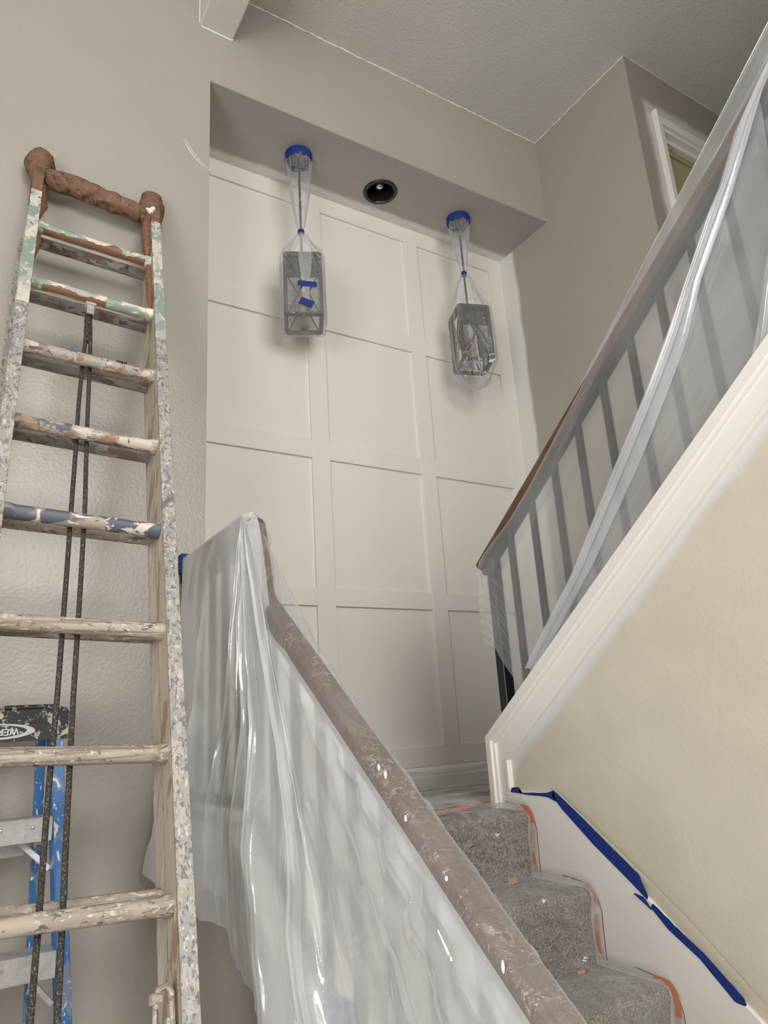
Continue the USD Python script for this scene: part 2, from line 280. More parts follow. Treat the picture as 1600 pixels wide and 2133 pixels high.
# front wall with the dropped header over the stair recess
struct('wall_front', MB().prism([(ROOM_X0 - .1, ZF), (XE, ZF), (XE, ZS + .003), (XR + .1, ZS + .003), (XR + .1, ZC), (ROOM_X0 - .1, ZC)], YF, YF + .1, 'xz'), m_wall, 'greige wall behind the ladders running on as the header over the recess')
wl = room('wall_left', 'side wall of the hall with a wide window, left of the camera')
obj('plaster', MB().prism(Polygon([(ROOM_Y0, ZF), (YF, ZF), (YF, ZC), (ROOM_Y0, ZC)], [[(-2.35, -.6), (.05, -.6), (.05, 1.4), (-2.35, 1.4)]]), ROOM_X0 - .1, ROOM_X0, 'yz'), m_wall, wl)
wr = room('wall_rear', 'wall with tall windows behind the camera')
wx0, wx1, wz0, wz1 = -1.0, 1.6, 1.15, 3.15
rear = Polygon([(ROOM_X0 - .1, ZF), (ROOM_X1 + .1, ZF), (ROOM_X1 + .1, ZC), (ROOM_X0 - .1, ZC)], [[(wx0, wz0), (wx1, wz0), (wx1, wz1), (wx0, wz1)]])
obj('plaster', MB().prism(rear, ROOM_Y0 - .12, ROOM_Y0, 'xz'), m_wall, wr)
def window(n, x0, x1, z0, z1, cols, rows):
    w = room(f'window_{n}', 'tall window behind the camera that lights the hall')
    for a, b in (((x0, z0), (x1, z0 + .05)), ((x0, z1 - .05), (x1, z1)), ((x0, z0), (x0 + .05, z1)), ((x1 - .05, z0), (x1, z1))):
        obj('window_frame', box((a[0], ROOM_Y0 - .09, a[1]), (b[0], ROOM_Y0 - .03, b[1])), m_trim, w)
    for i in range(1, cols): obj('glazing_bar', box((x0 + (x1 - x0) * i / cols - .015, ROOM_Y0 - .08, z0), (x0 + (x1 - x0) * i / cols + .015, ROOM_Y0 - .04, z1)), m_trim, w)
    for i in range(1, rows): obj('glazing_bar', box((x0, ROOM_Y0 - .08, z0 + (z1 - z0) * i / rows - .015), (x1, ROOM_Y0 - .04, z0 + (z1 - z0) * i / rows + .015)), m_trim, w)
    obj('pane', box((x0 + .02, ROOM_Y0 - .064, z0 + .02), (x1 - .02, ROOM_Y0 - .058, z1 - .02)), m_glass, w)
window(1, wx0, wx1, wz0, wz1, 3, 2)
w2 = room('window_2', 'wide side window left of the camera that lights the stairs')
XW = ROOM_X0
for a, b in (((-2.35, -.6), (.05, -.55)), ((-2.35, 1.35), (.05, 1.4)), ((-2.35, -.6), (-2.3, 1.4)), ((0, -.6), (.05, 1.4))):
    obj('window_frame', box((XW - .07, a[0], a[1]), (XW - .02, b[0], b[1])), m_trim, w2)
for y in (-1.55, -.75): obj('glazing_bar', box((XW - .06, y - .015, -.6), (XW - .03, y + .015, 1.4)), m_trim, w2)
obj('pane', box((XW - .048, -2.33, -.58), (XW - .042, .03, 1.38)), m_glass, w2)
# recess: side wall, soffit with a round hole for the lamp, right wall
struct('wall_recess', box((XE - .1, YF + .1, ZF), (XE, YB + .1, ZS + .1)), m_wall, 'short side wall inside the stair recess')
LAMP = np.array([1.775, 2.622])
sof = Polygon([(XE - .05, YF + .0015), (XR + .1, YF + .0015), (XR + .1, YB + .1), (XE - .05, YB + .1)]).difference(Point(*LAMP).buffer(.078, 24))
struct('ceiling_soffit', MB().prism(sof, ZS, ZS + .12, 'xy'), m_soffit, 'grey underside of the dropped header above the panelled wall')
struct('wall_right', MB().prism([(YU + .0015, ZL - .3), (YB + .1, ZL - .3), (YB + .1, ZC), (YU + .0015, ZC)], XR, XR + .1, 'yz'), m_wall_right, 'greige wall right of the recess with sprayed white paint beside the panelling')
struct('wall_stairwell', box((XR, .675, ZL - .3), (XR + .1, YU, ZU)), m_wall, 'low wall beside the upper flight below the upstairs hall')
# upstairs hall behind the railing
struct('wall_upper_near', box((XH + .13, ROOM_Y0, ZU), (XH + .23, -.7, ZC)), m_wall, 'upstairs wall closing off the near end of the upper railing')
struct('floor_upper', MB().box((XR + .1, .675, ZU - .25), (ROOM_X1, YU + .1, ZU)).box((XH + .13, ROOM_Y0, ZU - .25), (ROOM_X1, .675, ZU)), m_carpet, 'floor of the upstairs hall')
struct('wall_upper_right', box((ROOM_X1, ROOM_Y0, ZF), (ROOM_X1 + .1, YU + .1, ZC)), m_wall, 'far wall of the upstairs hall')
DX0, DX1, DZ1, DZ0 = 2.952, 3.42, 2.905, 2.34
up = Polygon([(XR + .1, ZU - .25), (ROOM_X1 + .1, ZU - .25), (ROOM_X1 + .1, ZC), (XR + .002, ZC), (XR + .002, ZU), (XR + .1, ZU)]).difference(Polygon([(DX0, DZ0), (DX1, DZ0), (DX1, DZ1), (DX0, DZ1)]))
def door_halo(name):
    nodes = {'g': ('geometry', {}), 's': ('separate_xyz', {}), 'w': ('noise_texture', {'scale': 6.0, 'detail': 3}), 'wm': ('math', {'math_type': 'multiply_add', 'value2': .06, 'value3': -.03}),
             'mx': ('map_range', {'range_type': 'smoothstep', 'from_min': 2.82, 'from_max': 2.875, 'clamp': True}), 'mz': ('map_range', {'range_type': 'smoothstep', 'from_min': 3.07 + Z0, 'from_max': 3.0 + Z0, 'clamp': True}), 'ax': ('math', {'math_type': 'add'}),
             'az': ('math', {'math_type': 'add'}), 'mu': ('math', {'math_type': 'multiply'}), 'x': ('mix', {'color1': (.33, .30, .265), 'color2': (.62, .60, .57)}), 'p': ('principled_bsdf', {'roughness': .55})}
    links = [('g.position', 's.vector'), ('g.position', 'w.vector'), ('w.fac', 'wm.value1'), ('s.x', 'ax.value1'), ('wm.value', 'ax.value2'), ('s.z', 'az.value1'), ('wm.value', 'az.value2'), ('ax.value', 'mx.value'), ('az.value', 'mz.value'),
             ('mx.result', 'mu.value1'), ('mz.result', 'mu.value2'), ('mu.value', 'x.fac'), ('x.color', 'p.base_color')]
    return mat(name, nodes, links, 'p.BSDF')
struct('wall_upper', MB().prism(up, YU, YU + .1, 'xz'), door_halo('upstairs_wall_paint_with_sprayed_surround'), 'upstairs wall with sprayed white paint around the doorway')
dr = room('window_3', 'high upstairs window with a white casing and olive blind, right of the stairwell')
def frame_poly(o, i_): return Polygon([(DX0 - o, DZ0 - o), (DX0 - o, DZ1 + o), (DX1 + o, DZ1 + o), (DX1 + o, DZ0 - o)], [[(DX0 + i_, DZ0 + i_), (DX0 + i_, DZ1 - i_), (DX1 - i_, DZ1 - i_), (DX1 - i_, DZ0 + i_)]])
obj('casing', MB().prism(frame_poly(.052, 0), YU - .016, YU, 'xz'), m_trim, dr)
obj('casing_edge', box((DX0 - .062, YU - .030, DZ0 - .06), (DX0 - .040, YU, DZ1 + .066), .004), m_trim, dr)
obj('jamb', MB().prism(frame_poly(0, .018), YU, YU + .1, 'xz'), m_trim, dr)
obj('sash', MB().prism(frame_poly(-.018, .045), YU + .03, YU + .06, 'xz'), m_trim, dr)
obj('blind', MB().box((DX0 + .019, YU + .062, DZ0 + .019), (DX1 - .019, YU + .09, DZ1 - .019)), m_olive, dr)
obj('blind_rail', MB().box((DX0 + .05, YU + .05, DZ1 - .085), (DX1 - .05, YU + .062, DZ1 - .062), .003), m_olive, dr)
# boxed beam under the ceiling
bm = thing('ceiling_beam', 'white boxed beam running along the ceiling at the top left', None, (0, 0, 0), kind='structure')
obj('beam_casing', box((.722, ROOM_Y0, 2.997), (.876, YF, ZC + .02), .006), m_beam, bm)
obj('caulk_line', MB().tube([(.722, YF - .002, 3.25), (.722, YF - .002, 3.02), (.73, YF - .002, 2.998), (.80, YF - .002, 2.995), (.868, YF - .002, 2.994), (.876, YF - .002, 3.002)], .0045, 8), m_white_paint, bm)
# cut-in paint line where ceiling and walls meet
def wavy(a, b, n, amp, r, seed):
    rr = np.random.default_rng(seed); t = np.linspace(0, 1, n)[:, None]; p = np.array(a) * (1 - t) + np.array(b) * t
    return MB().tube(p + rr.normal(0, amp, (n, 3)), np.abs(r + rr.normal(0, r * .25, n)), 6)
tr = room('trim_3', 'ragged pale paint line along the ceiling edge')
obj('paint_line', wavy((.88, YF - .002, ZC), (XR, YF - .002, ZC), 90, .0012, .0042, 1), m_white_paint, tr)
obj('paint_line', wavy((XR - .002, YF, ZC), (XR - .002, YU, ZC), 40, .001, .004, 2), m_white_paint, tr)
obj('paint_line', wavy((XR, YU - .002, ZC), (4.0, YU - .002, ZC), 40, .0008, .003, 3), m_ceiling, tr)

# panelled accent wall
wb = room('wall_back', 'cream board and batten wall at the back of the stair recess')
obj('backing', box((XE - .02, YB + .017, ZL - .3), (XR + .1, YB + .11, ZS + .1)), m_panel, wb)
K = 2.8
sx = [(XE, .316 * K), (.504 * K, .537 * K), (.7245 * K, .757 * K), (.9455 * K, XR)]
rz = [(.934 * K, ZS), (.6845 * K, .717 * K), (.4355 * K, .467 * K), (.188 * K, .2175 * K), (-.064 * K, -.0335 * K)]
for a, b in sx: obj('stile', box((a, YB, -.064 * K), (b, YB + .0175, ZS), .0015), m_panel, wb)
for z0, z1 in rz:
    for i in range(3): obj('rail', box((sx[i][1], YB + .0006, z0), (sx[i + 1][0], YB + .0175, z1), .0015), m_panel, wb)
for i in range(3):
    for j in range(4): obj('panel', box((sx[i][1], YB + .0140, rz[j + 1][1]), (sx[i + 1][0], YB + .0175, rz[j][0])), m_panel, wb)
bb = room('baseboard_back', 'moulded white baseboard under the panelled wall')
obj('board', MB().prism([(YB, ZL - .02), (YB - .016, ZL - .02), (YB - .016, ZL + .052), (YB - .011, ZL + .058), (YB - .011, ZL + .078), (YB - .006, ZL + .088), (YB, ZL + .0945)], XE, XR, 'yz'), m_trim, bb)
bl = room('baseboard_front', 'white baseboard along the hall wall')
obj('board', box((ROOM_X0, YF - .015, ZF), (.66, YF, ZF + .1), .003), m_trim, bl)

# recessed lamp
lp = thing('recessed_light', 'round black recessed downlight in the soffit between the two pendants', 'downlight', (LAMP[0], LAMP[1], ZS))
L3 = np.array([LAMP[0], LAMP[1], ZS])
obj('trim_ring', MB().lathe([(.070, .0), (.073, -.006), (.088, -.005), (.092, .0), (.070, .001)], L3, 48), m_black_trim, lp, 40)
obj('baffle', MB().lathe([(.070, -.001), (.066, .03), (.062, .06), (.056, .09), (.0, .095)], L3, 48), m_black_trim, lp, 40)
obj('bulb', MB().lathe([(.0, .018), (.012, .019), (.021, .026), (.024, .038), (.020, .055), (.014, .068), (.013, .092)], L3 + [-.004, -.004, 0], 28), m_chrome, lp, 40)

# marks on the front wall
def ribbon(pts, w, axis_n, lift):
    """thin flat strip along points, w wide (array), facing axis_n"""
    pts = np.asarray(pts, float); t = np.gradient(pts, axis=0); t /= np.linalg.norm(t, axis=1, keepdims=True)
    n = np.asarray(axis_n, float); sd = np.cross(t, n); w = np.broadcast_to(np.asarray(w, float), len(pts))[:, None]
    a, b = pts - sd * w / 2, pts + sd * w / 2
    top = np.stack([a, b], 1) + n * lift; bot = np.stack([a, b], 1)
    ring = np.stack([top[:, 0], top[:, 1], bot[:, 1], bot[:, 0], top[:, 0]], 1)
    return MB().grid(ring)
sm = thing('wall_scuff', 'thin curved white paint scuff on the wall left of the recess edge', 'paint mark', at((390, 300), 1, YF))
for off, wd in ((0, .0035), (5, .002)):
    ptsq = [at((p[0] + off, p[1]), 1, YF - .0005) for p in ((382, 288), (389, 303), (398, 318), (410, 333), (424, 346), (436, 354))]
    obj('streak', ribbon(ptsq, [.001, wd, wd * 1.3, wd, wd * .7, .001], (0, -1, 0), .0008), m_white_paint, sm)

# ================================================================== STAIRS
N0, RUN, RISE = 1.815, .2205, .187
XS0, XS1 = .78, 1.612
st = thing('staircase', 'grey carpeted flight climbing to the landing under the panelled wall', 'stairs', (1.2, 1.1, ZF))
def step_poly(yn, zn, drop, depth):
    yr = yn + .011
    return [(yr, zn - drop), (yr, zn - .075), (yn + .004, zn - .042), (yn, zn - .022), (yn + .003, zn - .010), (yn + .012, zn - .003), (yn + .026, zn), (yn + depth, zn), (yn + depth, zn - drop)]
obj('landing', MB().prism(step_poly(N0, ZL, RISE, YB - N0 - .002), XS0, XS1, 'yz').box((XH + .001, 1.957, ZL - RISE), (XR, YB - .001, ZL)).box((XS1, 1.97, ZL - RISE), (XH + .001, YB - .001, ZL)), m_carpet, st)
for i in range(1, 7):
    obj('step', MB().prism(step_poly(N0 - RUN * i, ZL - RISE * i, RISE + .0, RUN + .0112), XS0, XS1, 'yz'), m_carpet, st)
# closed side of the lower flight, left
def sl(y, z_at_nose): return ZL - RISE * (N0 - y) / RUN + z_at_nose
yb0 = N0 - RUN * 6 - .12
side = Polygon([(yb0, ZF), (YF, ZF), (YF, ZL + .045), (N0 - .02, ZL + .045), (yb0, sl(yb0, .06))])
obj('side_wall', MB().prism(side, .66, XS0, 'yz'), m_wall, st)
skl = Polygon([(yb0, sl(yb0, -.07)), (N0 - .02, ZL - .09), (YF - .001, ZL - .09), (YF - .001, ZL + .045), (N0 - .02, ZL + .045), (yb0, sl(yb0, .06))])
obj('side_skirt', MB().prism(skl, .646, .66, 'yz'), m_trim, st)
lc = MB(); lc.beam((.717, YF, ZL + .056), (.717, N0 - .03, ZL + .056), .148, .022, ch=.003); lc.beam((.717, N0 - .03, ZL + .056), (.717, yb0, sl(yb0, .072)), .148, .022, ch=.003)
obj('side_cap', lc, m_trim, st)
# upper flight behind the half wall
uf = thing('upper_staircase', 'upper flight behind the half wall turning back to the upstairs hall', 'stairs', (2.2, 1.3, ZL))
for i in range(6):
    obj('step', box((XH + .132, 1.9 - .245 * (i + 1), ZL - .02), (XR - .002, 1.9 - .245 * i, ZL + RISE * (i + 1)), .012), m_carpet, uf)
# half wall between the flights
def capz(y): return -.049 + .742 * (1.959 - y)
def half_mat():
    """old cream paint; a feathered band of sprayed white primer follows the sloping cap"""
    nodes = {'g': ('geometry', {}), 's': ('separate_xyz', {}), 'n': ('noise_texture', {'scale': 110, 'detail': 3}), 'w': ('noise_texture', {'scale': 9.0, 'detail': 4}), 'c2': ('noise_texture', {'scale': 5.0, 'detail': 4}),
             'y': ('math', {'math_type': 'multiply_add', 'value2': .742, 'value3': .049 - .742 * 1.959 - Z0}), 'd': ('math', {'math_type': 'add'}), 'wn': ('math', {'math_type': 'multiply_add', 'value2': .06, 'value3': -.03}), 'd2': ('math', {'math_type': 'add'}),
             'm': ('map_range', {'range_type': 'smoothstep', 'from_min': -.185, 'from_max': -.150, 'clamp': True}), 'r': ('rgb_ramp', {'ramp': [(.35, [c * .95 for c in CREAM]), (.65, [c * 1.03 for c in CREAM])]}),
             'x': ('mix', {'color2': (.66, .66, .65)}), 'b': ('bump', {'strength': .17, 'distance': .004}), 'p': ('principled_bsdf', {'roughness': .6, 'specular_ior_level': .3})}
    links = [('g.position', 's.vector'), ('g.position', 'n.vector'), ('g.position', 'w.vector'), ('g.position', 'c2.vector'), ('s.y', 'y.value1'), ('y.value', 'd.value1'), ('s.z', 'd.value2'), ('w.fac', 'wn.value1'), ('d.value', 'd2.value1'), ('wn.value', 'd2.value2'),
             ('d2.value', 'm.value'), ('c2.fac', 'r.fac'), ('r.color', 'x.color1'), ('m.result', 'x.fac'), ('x.color', 'p.base_color'), ('n.fac', 'b.height'), ('b.normal', 'p.normal')]
    return mat('cream_paint_with_sprayed_edge', nodes, links, 'p.BSDF')
ytop = .62
hw = Polygon([(1.955, ZF), (1.955, capz(1.955) - .01), (ytop, capz(ytop) - .01), (ROOM_Y0, capz(ytop) - .01), (ROOM_Y0, ZF)])
struct('wall_half', MB().prism(hw, XH, XH + .13, 'yz'), half_mat(), 'old cream half wall sloping between the lower and upper flights')
tc = room('trim_1', 'white moulded cap and casing along the sloping top and end of the half wall')
sd = np.array([0, -1, .742]); sd /= np.linalg.norm(sd); nn = np.array([0, .742, 1.0]); nn /= np.linalg.norm(nn)
def along(y, off): return np.array([0, y, capz(y)]) + nn * off
def capbar(x0, x1, o0, o1, m, name, ch=.003, y0=1.959, y1=ytop - .1):
    poly = [tuple(along(y0, o1)[1:]), tuple(along(y1, o1)[1:]), tuple(along(y1, o0)[1:]), tuple(along(y0, o0)[1:])]
    obj(name, MB().prism(poly, x0, x1, 'yz'), m, tc)
def mitre(o, yv):            # where an offset line of the slope meets a vertical line y = yv
    return capz(yv) + o * math.sqrt(1 + .742 ** 2)
def band(name, x0, x1, o_out, o_in, y_out, y_in, zb):
    """a board that runs down the slope and turns down the end of the wall, mitred"""
    yt = ytop - .1
    poly = [(yt, mitre(o_out, yt)), (y_out, mitre(o_out, y_out)), (y_out, zb), (y_in, zb), (y_in, mitre(o_in, y_in)), (yt, mitre(o_in, yt))]
    obj(name, MB().prism(poly, x0, x1, 'yz'), m_trim, tc)
band('cap_board', XH - .034, XH + .16, 0, -.024, 1.962, 1.940, ZL + .002)
band('bead', XH - .024, XH, -.024, -.036, 1.940, 1.929, ZL + .002)
band('apron_board', XH - .014, XH, -.036, -.104, 1.929, 1.884, ZL + .045)
band('backband', XH - .020, XH, -.098, -.108, 1.890, 1.881, ZL + .06)
sk = room('trim_2', 'white skirt board stepping down beside the lower flight')
sk_top = [(1.93, ZL + .062), (1.70, ZL + .052)] + [(y, -.222 - .790 * (1.70 - y)) for y in (1.2, .7, yb0)]
skp = Polygon(sk_top + [(yb0, ZF), (yb0 + .2, ZF), (1.93, ZL - .4)])
obj('board', MB().prism(skp, XS1 + .0005, XH, 'yz'), m_trim, sk)
m_gap = flat('dark_gap', (.10, .07, .055), .8)
for i in range(0, 5):                    # caulk gap along the notched bottom edge of the skirt
    yn, zn = N0 - RUN * i, ZL - RISE * i
    q = [(yn + .1, zn + .022), (yn + .0, zn + .012), (yn - .022, zn - .012), (yn - .033, zn - .05), (yn - .030, zn - .1), (yn - .028, zn - RISE + .006)]
    obj('caulk_gap', MB().tube([(XS1, a, b) for a, b in q], .0011, 5), m_gap, sk)
# blue tape along the top of the skirt board
def wall_tape(name, label, pix_top, pix_bot, x, m, seed, rag=1.5):
    """ragged strip of tape between two lines seen on the wall"""
    rr = np.random.default_rng(seed)
    def dense(pp):
        ls = LineString(pp); n = max(12, int(ls.length / 6)); return np.array([ls.interpolate(t, True).coords[0] for t in np.linspace(0, 1, n)]), n
    a, n = dense(pix_top); ls = LineString(pix_bot); b = np.array([ls.interpolate(t, True).coords[0] for t in np.linspace(0, 1, n)])
    jag = np.convolve(rr.normal(0, rag, n + 2), [.25, .5, .25], 'valid'); a = a + jag[:, None] * [.5, -.5]
    A = np.array([at(p, 0, x) for p in a]); B = np.array([at(p, 0, x) for p in b])
    ring = np.stack([A, B, B + [.0012, 0, 0], A + [.0012, 0, 0], A], 1)
    return MB().grid(ring)
tp = thing('painter_tape', 'long strip of blue masking tape along the top edge of the skirt board', 'tape', at((1150, 1660), 0, XH))
XT = XS1 - .0010
obj('tape_strip', wall_tape('', '', [(1066, 1640), (1083, 1639), (1081, 1650), (1105, 1652), (1140, 1651), (1153, 1646)], [(1064, 1650), (1080, 1652), (1100, 1656), (1125, 1658), (1142, 1661), (1158, 1670)], XT, m_blue, 3, 1.2), m_blue, tp)
obj('tape_strip', wall_tape('', '', [(1153, 1648), (1172, 1662), (1250, 1742), (1330, 1822), (1350, 1868)], [(1150, 1658), (1170, 1685), (1235, 1758), (1312, 1836), (1348, 1874)], XT, m_blue, 4, .7), m_blue, tp)
obj('tape_strip', wall_tape('', '', [(1322, 1860), (1340, 1868), (1356, 1893)], [(1320, 1862), (1338, 1878), (1357, 1896)], XT - .002, m_blue, 8, .6), m_blue, tp)
obj('tape_strip', wall_tape('', '', [(1360, 1882), (1405, 1928), (1470, 1990), (1550, 2080), (1556, 2094)], [(1355, 1890), (1392, 1936), (1458, 1998), (1532, 2088), (1552, 2096)], XT, m_blue, 5, .8), m_blue, tp)
obj('paint_ridge', wall_tape('', '', [(1156, 1645), (1250, 1734), (1330, 1812), (1430, 1912), (1510, 2000), (1610, 2112)], [(1157, 1649), (1249, 1738), (1329, 1818), (1424, 1922), (1506, 2008), (1606, 2120)], XT - .0012, None, 6, 1.0), paint('cream_paint_ridge', (.62, .57, .46), .5), tp)

# ================================================================== RAILINGS
def baluster(parent, x, y, z0, z1, s=.019):
    obj('baluster', box((x - s / 2, y - s / 2, z0), (x + s / 2, y + s / 2, z1), .0015), m_black, parent)
def rail_profile(path, wid, hgt, m, name, parent):
    """wooden rail with eased edges swept along a path lying in a plane x = constant"""
    path = np.asarray(path, float); sec = []
    for a in np.linspace(0, 2 * np.pi, 20, endpoint=False):
        c, s_ = math.cos(a), math.sin(a); sec.append((wid / 2 * np.sign(c) * abs(c) ** .45, hgt / 2 * np.sign(s_) * abs(s_) ** .45))
    t = np.gradient(path, axis=0); t /= np.linalg.norm(t, axis=1, keepdims=True); mb = MB(); R = []
    for p, d in zip(path, t):
        x = np.array([1., 0, 0]); u = np.cross(x, d); u = u if u[2] > 0 else -u
        if abs(d[2]) > .98: u = np.array([0, 1., 0])
        R.append([p + x * a + u * b for a, b in sec] + [p + x * sec[0][0] + u * sec[0][1]])
    R = np.array(R); mb.grid(R)
    for k in (0, -1): mb.add(np.vstack([R[k][:-1], R[k][:-1].mean(0)]), [[i, (i + 1) % 20, 20] for i in range(20)])
    obj(name, mb, m, parent, 35)
# lower railing
XL = .72
lr = thing('stair_railing', 'brown wooden handrail on black balusters beside the lower flight, under the plastic', 'railing', (XL, 1.3, sl(1.3, .08)))
rc = [at(p, 0, XL) for p in ((674, 1428), (744, 1535), (1135, 2095))]
rs = (rc[0][2] - rc[2][2]) / (rc[0][1] - rc[2][1])
def lrz(y): return rc[1][2] + rs * (y - rc[1][1])
cor = at((528, 1104), 0, XL); YC = cor[1]; ZCR = cor[2]
YW = YF - .002                                            # the level rail runs from the corner post to the front wall
RTOP = .0235
path = [(XL, YW - .012, .566), (XL, YC + .06, .566), (XL, YC + .03, .565), (XL, YC + .006, .557), (XL, YC - .012, .535), (XL, YC - .022, .50), (XL, YC - .036, .45), (XL, YC - .06, lrz(YC - .06) + .012)]
y_end = .30
path += [(XL, y, lrz(y)) for y in np.linspace(YC - .09, y_end, 14)]
rail_profile(path, .056, .047, m_wood, 'handrail', lr)
obj('wall_rosette', MB().box((XL - .035, YW - .014, .505), (XL + .035, YW, .60), .003), m_black, lr)
obj('bracket', MB().box((XL - .012, YW - .05, .49), (XL + .012, YW - .012, .542), .003).box((XL - .03, YW - .022, .45), (XL + .012, YW - .003, .56), .002), m_black, lr)
obj('masking_tape', MB().box((XL - .041, YW - .032, .535), (XL + .036, YW - .001, .603), .003), m_blue, lr, label='blue tape around the wall end of the rail')
obj('newel_post', box((XL - .019, YC - .019, ZL + .067), (XL + .019, YC + .019, .545), .002), m_black, lr)
def brail(y): return -.182 - .83 * (YC - y)
bt = MB(); bt.beam((XL, YC, brail(YC)), (XL, y_end, brail(y_end)), .026, .03, ch=.002); bt.beam((XL, YC, -.165), (XL, YW, -.165), .026, .03, ch=.002)
obj('bottom_rail', bt, m_black, lr)
tt = MB(); tt.beam((XL, YC - .06, lrz(YC - .06) - .034), (XL, y_end, lrz(y_end) - .034), .03, .02, ch=.002); tt.beam((XL, YC, .532), (XL, YW, .532), .03, .02, ch=.002)
obj('top_channel', tt, m_black, lr)
for i in range(1, 12):
    y = YC - .1235 * i
    if y > y_end: baluster(lr, XL, y, brail(y), lrz(y) - .03)
for i in range(1, 5): baluster(lr, XL, YC + .1125 * i, -.165, .53)
obj('masking_tape', box((XL - .020, 1.37, brail(1.39) - .03), (XL + .02, 1.43, brail(1.40) + .03), .004), m_blue, lr, label='blue tape around the bottom rail')
# upper railing on the half wall
XU = 1.69
ur = thing('stair_railing', 'brown handrail on black balusters standing on the sloping white cap, under the plastic', 'railing', (XU, 1.3, capz(1.3)))
def urz(y): return .535 + .745 * (2.005 - y)
Y2 = .56
rail_profile([(XU, y, urz(y)) for y in np.linspace(2.0, Y2, 10)], .056, .036, m_wood, 'handrail', ur)
obj('top_channel', MB().beam((XU, 1.99, urz(1.99) - .031), (XU, Y2, urz(Y2) - .031), .032, .026, ch=.002), m_black, ur)
nb = obj('newel_post', box((XU - .020, 1.922, capz(1.94)), (XU + .020, 1.960, urz(1.94) - .02), .002), m_black, ur)
obj('masking_tape', box((XU - .0215, 1.9205, capz(1.94) + .001), (XU + .003, 1.9615, capz(1.94) + .055), .001), m_blue, ur, label='blue tape around the foot of the post')
for i in range(11):
    y = 1.835 - .1235 * i
    if y > Y2: baluster(ur, XU, y, capz(y) - .002, urz(y) - .03, .020)

# ------------------------------------------------------------------ plastic over the lower railing
def poly_at(pts, u):
    pts = np.asarray(pts, float); u = np.asarray(u, float)
    return np.stack([np.interp(u, pts[:, 0], pts[:, k]) for k in range(1, pts.shape[1])], -1)
def ridge(x, sharp=2.2):      # a pleat profile, 0..1, with crisp crests
    return (1 - np.abs(np.sin(np.pi * x))) ** sharp
AP = np.array([YC - .004, .592])
def chord(y): return np.interp(y, [y_end, 1.36, YC], [lrz(y_end) + RTOP, lrz(1.36) + RTOP + .012, AP[1] - .004])
ps = thing('plastic_sheet', 'long cloudy plastic sheet draped over the lower handrail and pleated from its corner post', 'plastic sheet', (XL - .06, 1.4, -.5))
NS, NT = 620, 150
S = np.linspace(0, 1, NS)[:, None]; T = np.linspace(0, 1, NT)[None, :]
yr = lambda s: np.interp(s, [.60, 1.0], [YC, y_end])
Ty = np.where(S < .16, np.interp(S, [0, .16], [YW - .03, AP[0]]), np.where(S < .60, AP[0], yr(S)))
_low = lambda y: lrz(y) - .004 + (AP[1] - lrz(y)) * (1 - sstep(YC, YC - .17, y))
Tz = np.where(S < .16, np.interp(S, [0, .16], [.5955, AP[1] + .004]), np.where(S < .60, AP[1] + .004, _low(yr(S))))
Bp = [(0, 2.30, -.22), (.045, 2.35, -.36), (.10, 2.16, -.42), (.17, 1.95, -.435), (.25, 1.80, -.425), (.33, 1.70, -.475), (.44, 1.50, -.56), (.58, 1.22, -.80), (.74, .90, -1.06), (.88, .60, -1.30), (1, .32, -1.46)]
B = poly_at(Bp, S[:, 0]); By, Bz = B[:, :1], B[:, 1:]
rr = np.random.default_rng(11)
cs = np.sort(np.concatenate([rr.uniform(.02, .62, 15), rr.uniform(.62, 1, 9)]))
fold = np.zeros((NS, NT))
for k, c in enumerate(cs):                      # sharp radial pleats; each wanders and fades on its own
    wd = rr.uniform(.006, .022); amp = rr.uniform(.4, 1.0) * (1 if c < .62 else .75); w2 = rr.uniform(-.03, .03)
    cc = c + w2 * T * (1 - T) + rr.uniform(-.02, .03) * T
    d = np.abs(S - cc) / (wd * (.7 + .9 * T))
    fade = sstep(.0, .12, T) * (1 - rr.uniform(.0, .8) * sstep(rr.uniform(.4, .8), 1.0, T))
    fold += amp * np.exp(-d ** 1.15) * fade
for k in range(46):                             # finer creases, short and thin
    c = rr.uniform(.01, .99); wd = rr.uniform(.0025, .005); t0 = rr.uniform(0, .7); t1 = t0 + rr.uniform(.15, .5)
    cc = c + rr.uniform(-.03, .05) * T
    fold += rr.uniform(.10, .28) * np.exp(-(np.abs(S - cc) / wd) ** 1.3) * sstep(t0, t0 + .08, T) * (1 - sstep(t1, t1 + .1, T))
fold += .6 * np.sin(S * 41 + 2 * T + .8 * np.sin(S * 17)) * sstep(0, .4, T) * .5
P0 = np.stack([np.zeros((NS, NT)) + 0, Ty + (By - Ty) * T, Tz + (Bz - Tz) * T], -1)
cr = meshkit.fbm(P0 * [1, 9, 5] + [3, 0, 0], 2, 3) - .5
cr2 = np.abs(meshkit.fbm(P0 * [1, 16, 12] + [9, 0, 0], 2, 8) - .5)
def facets(P, n, seed):      # crumpled film: flat facets meeting in straight creases
    r2 = np.random.default_rng(seed); h_ = np.zeros(P.shape[:-1])
    for _ in range(n):
        a = r2.uniform(0, np.pi); h_ += np.abs((((P[..., 1] * math.cos(a) + P[..., 2] * math.sin(a)) * r2.uniform(6, 16) + r2.uniform(0, 1) + .35 * meshkit.noise(P * [1, 3, 3], seed)) % 1.0) - .5)
    return h_ / n - .25
fac = facets(P0, 5, 77)
near_rail = sstep(.62, .78, S) * np.exp(-(T / .30) ** 2) * 1.0
X = XL - .030 * sstep(.60, .68, S) - .036 * sstep(0, .012 + .033 * sstep(.5, .68, S), T) * (1 - .72 * sstep(.60, .68, S)) - .010 * T - .026 * fold * (T ** .45) - .036 * sstep(.50, .78, T) - .05 * np.exp(-((S - .045) / .03) ** 2) * T ** 3
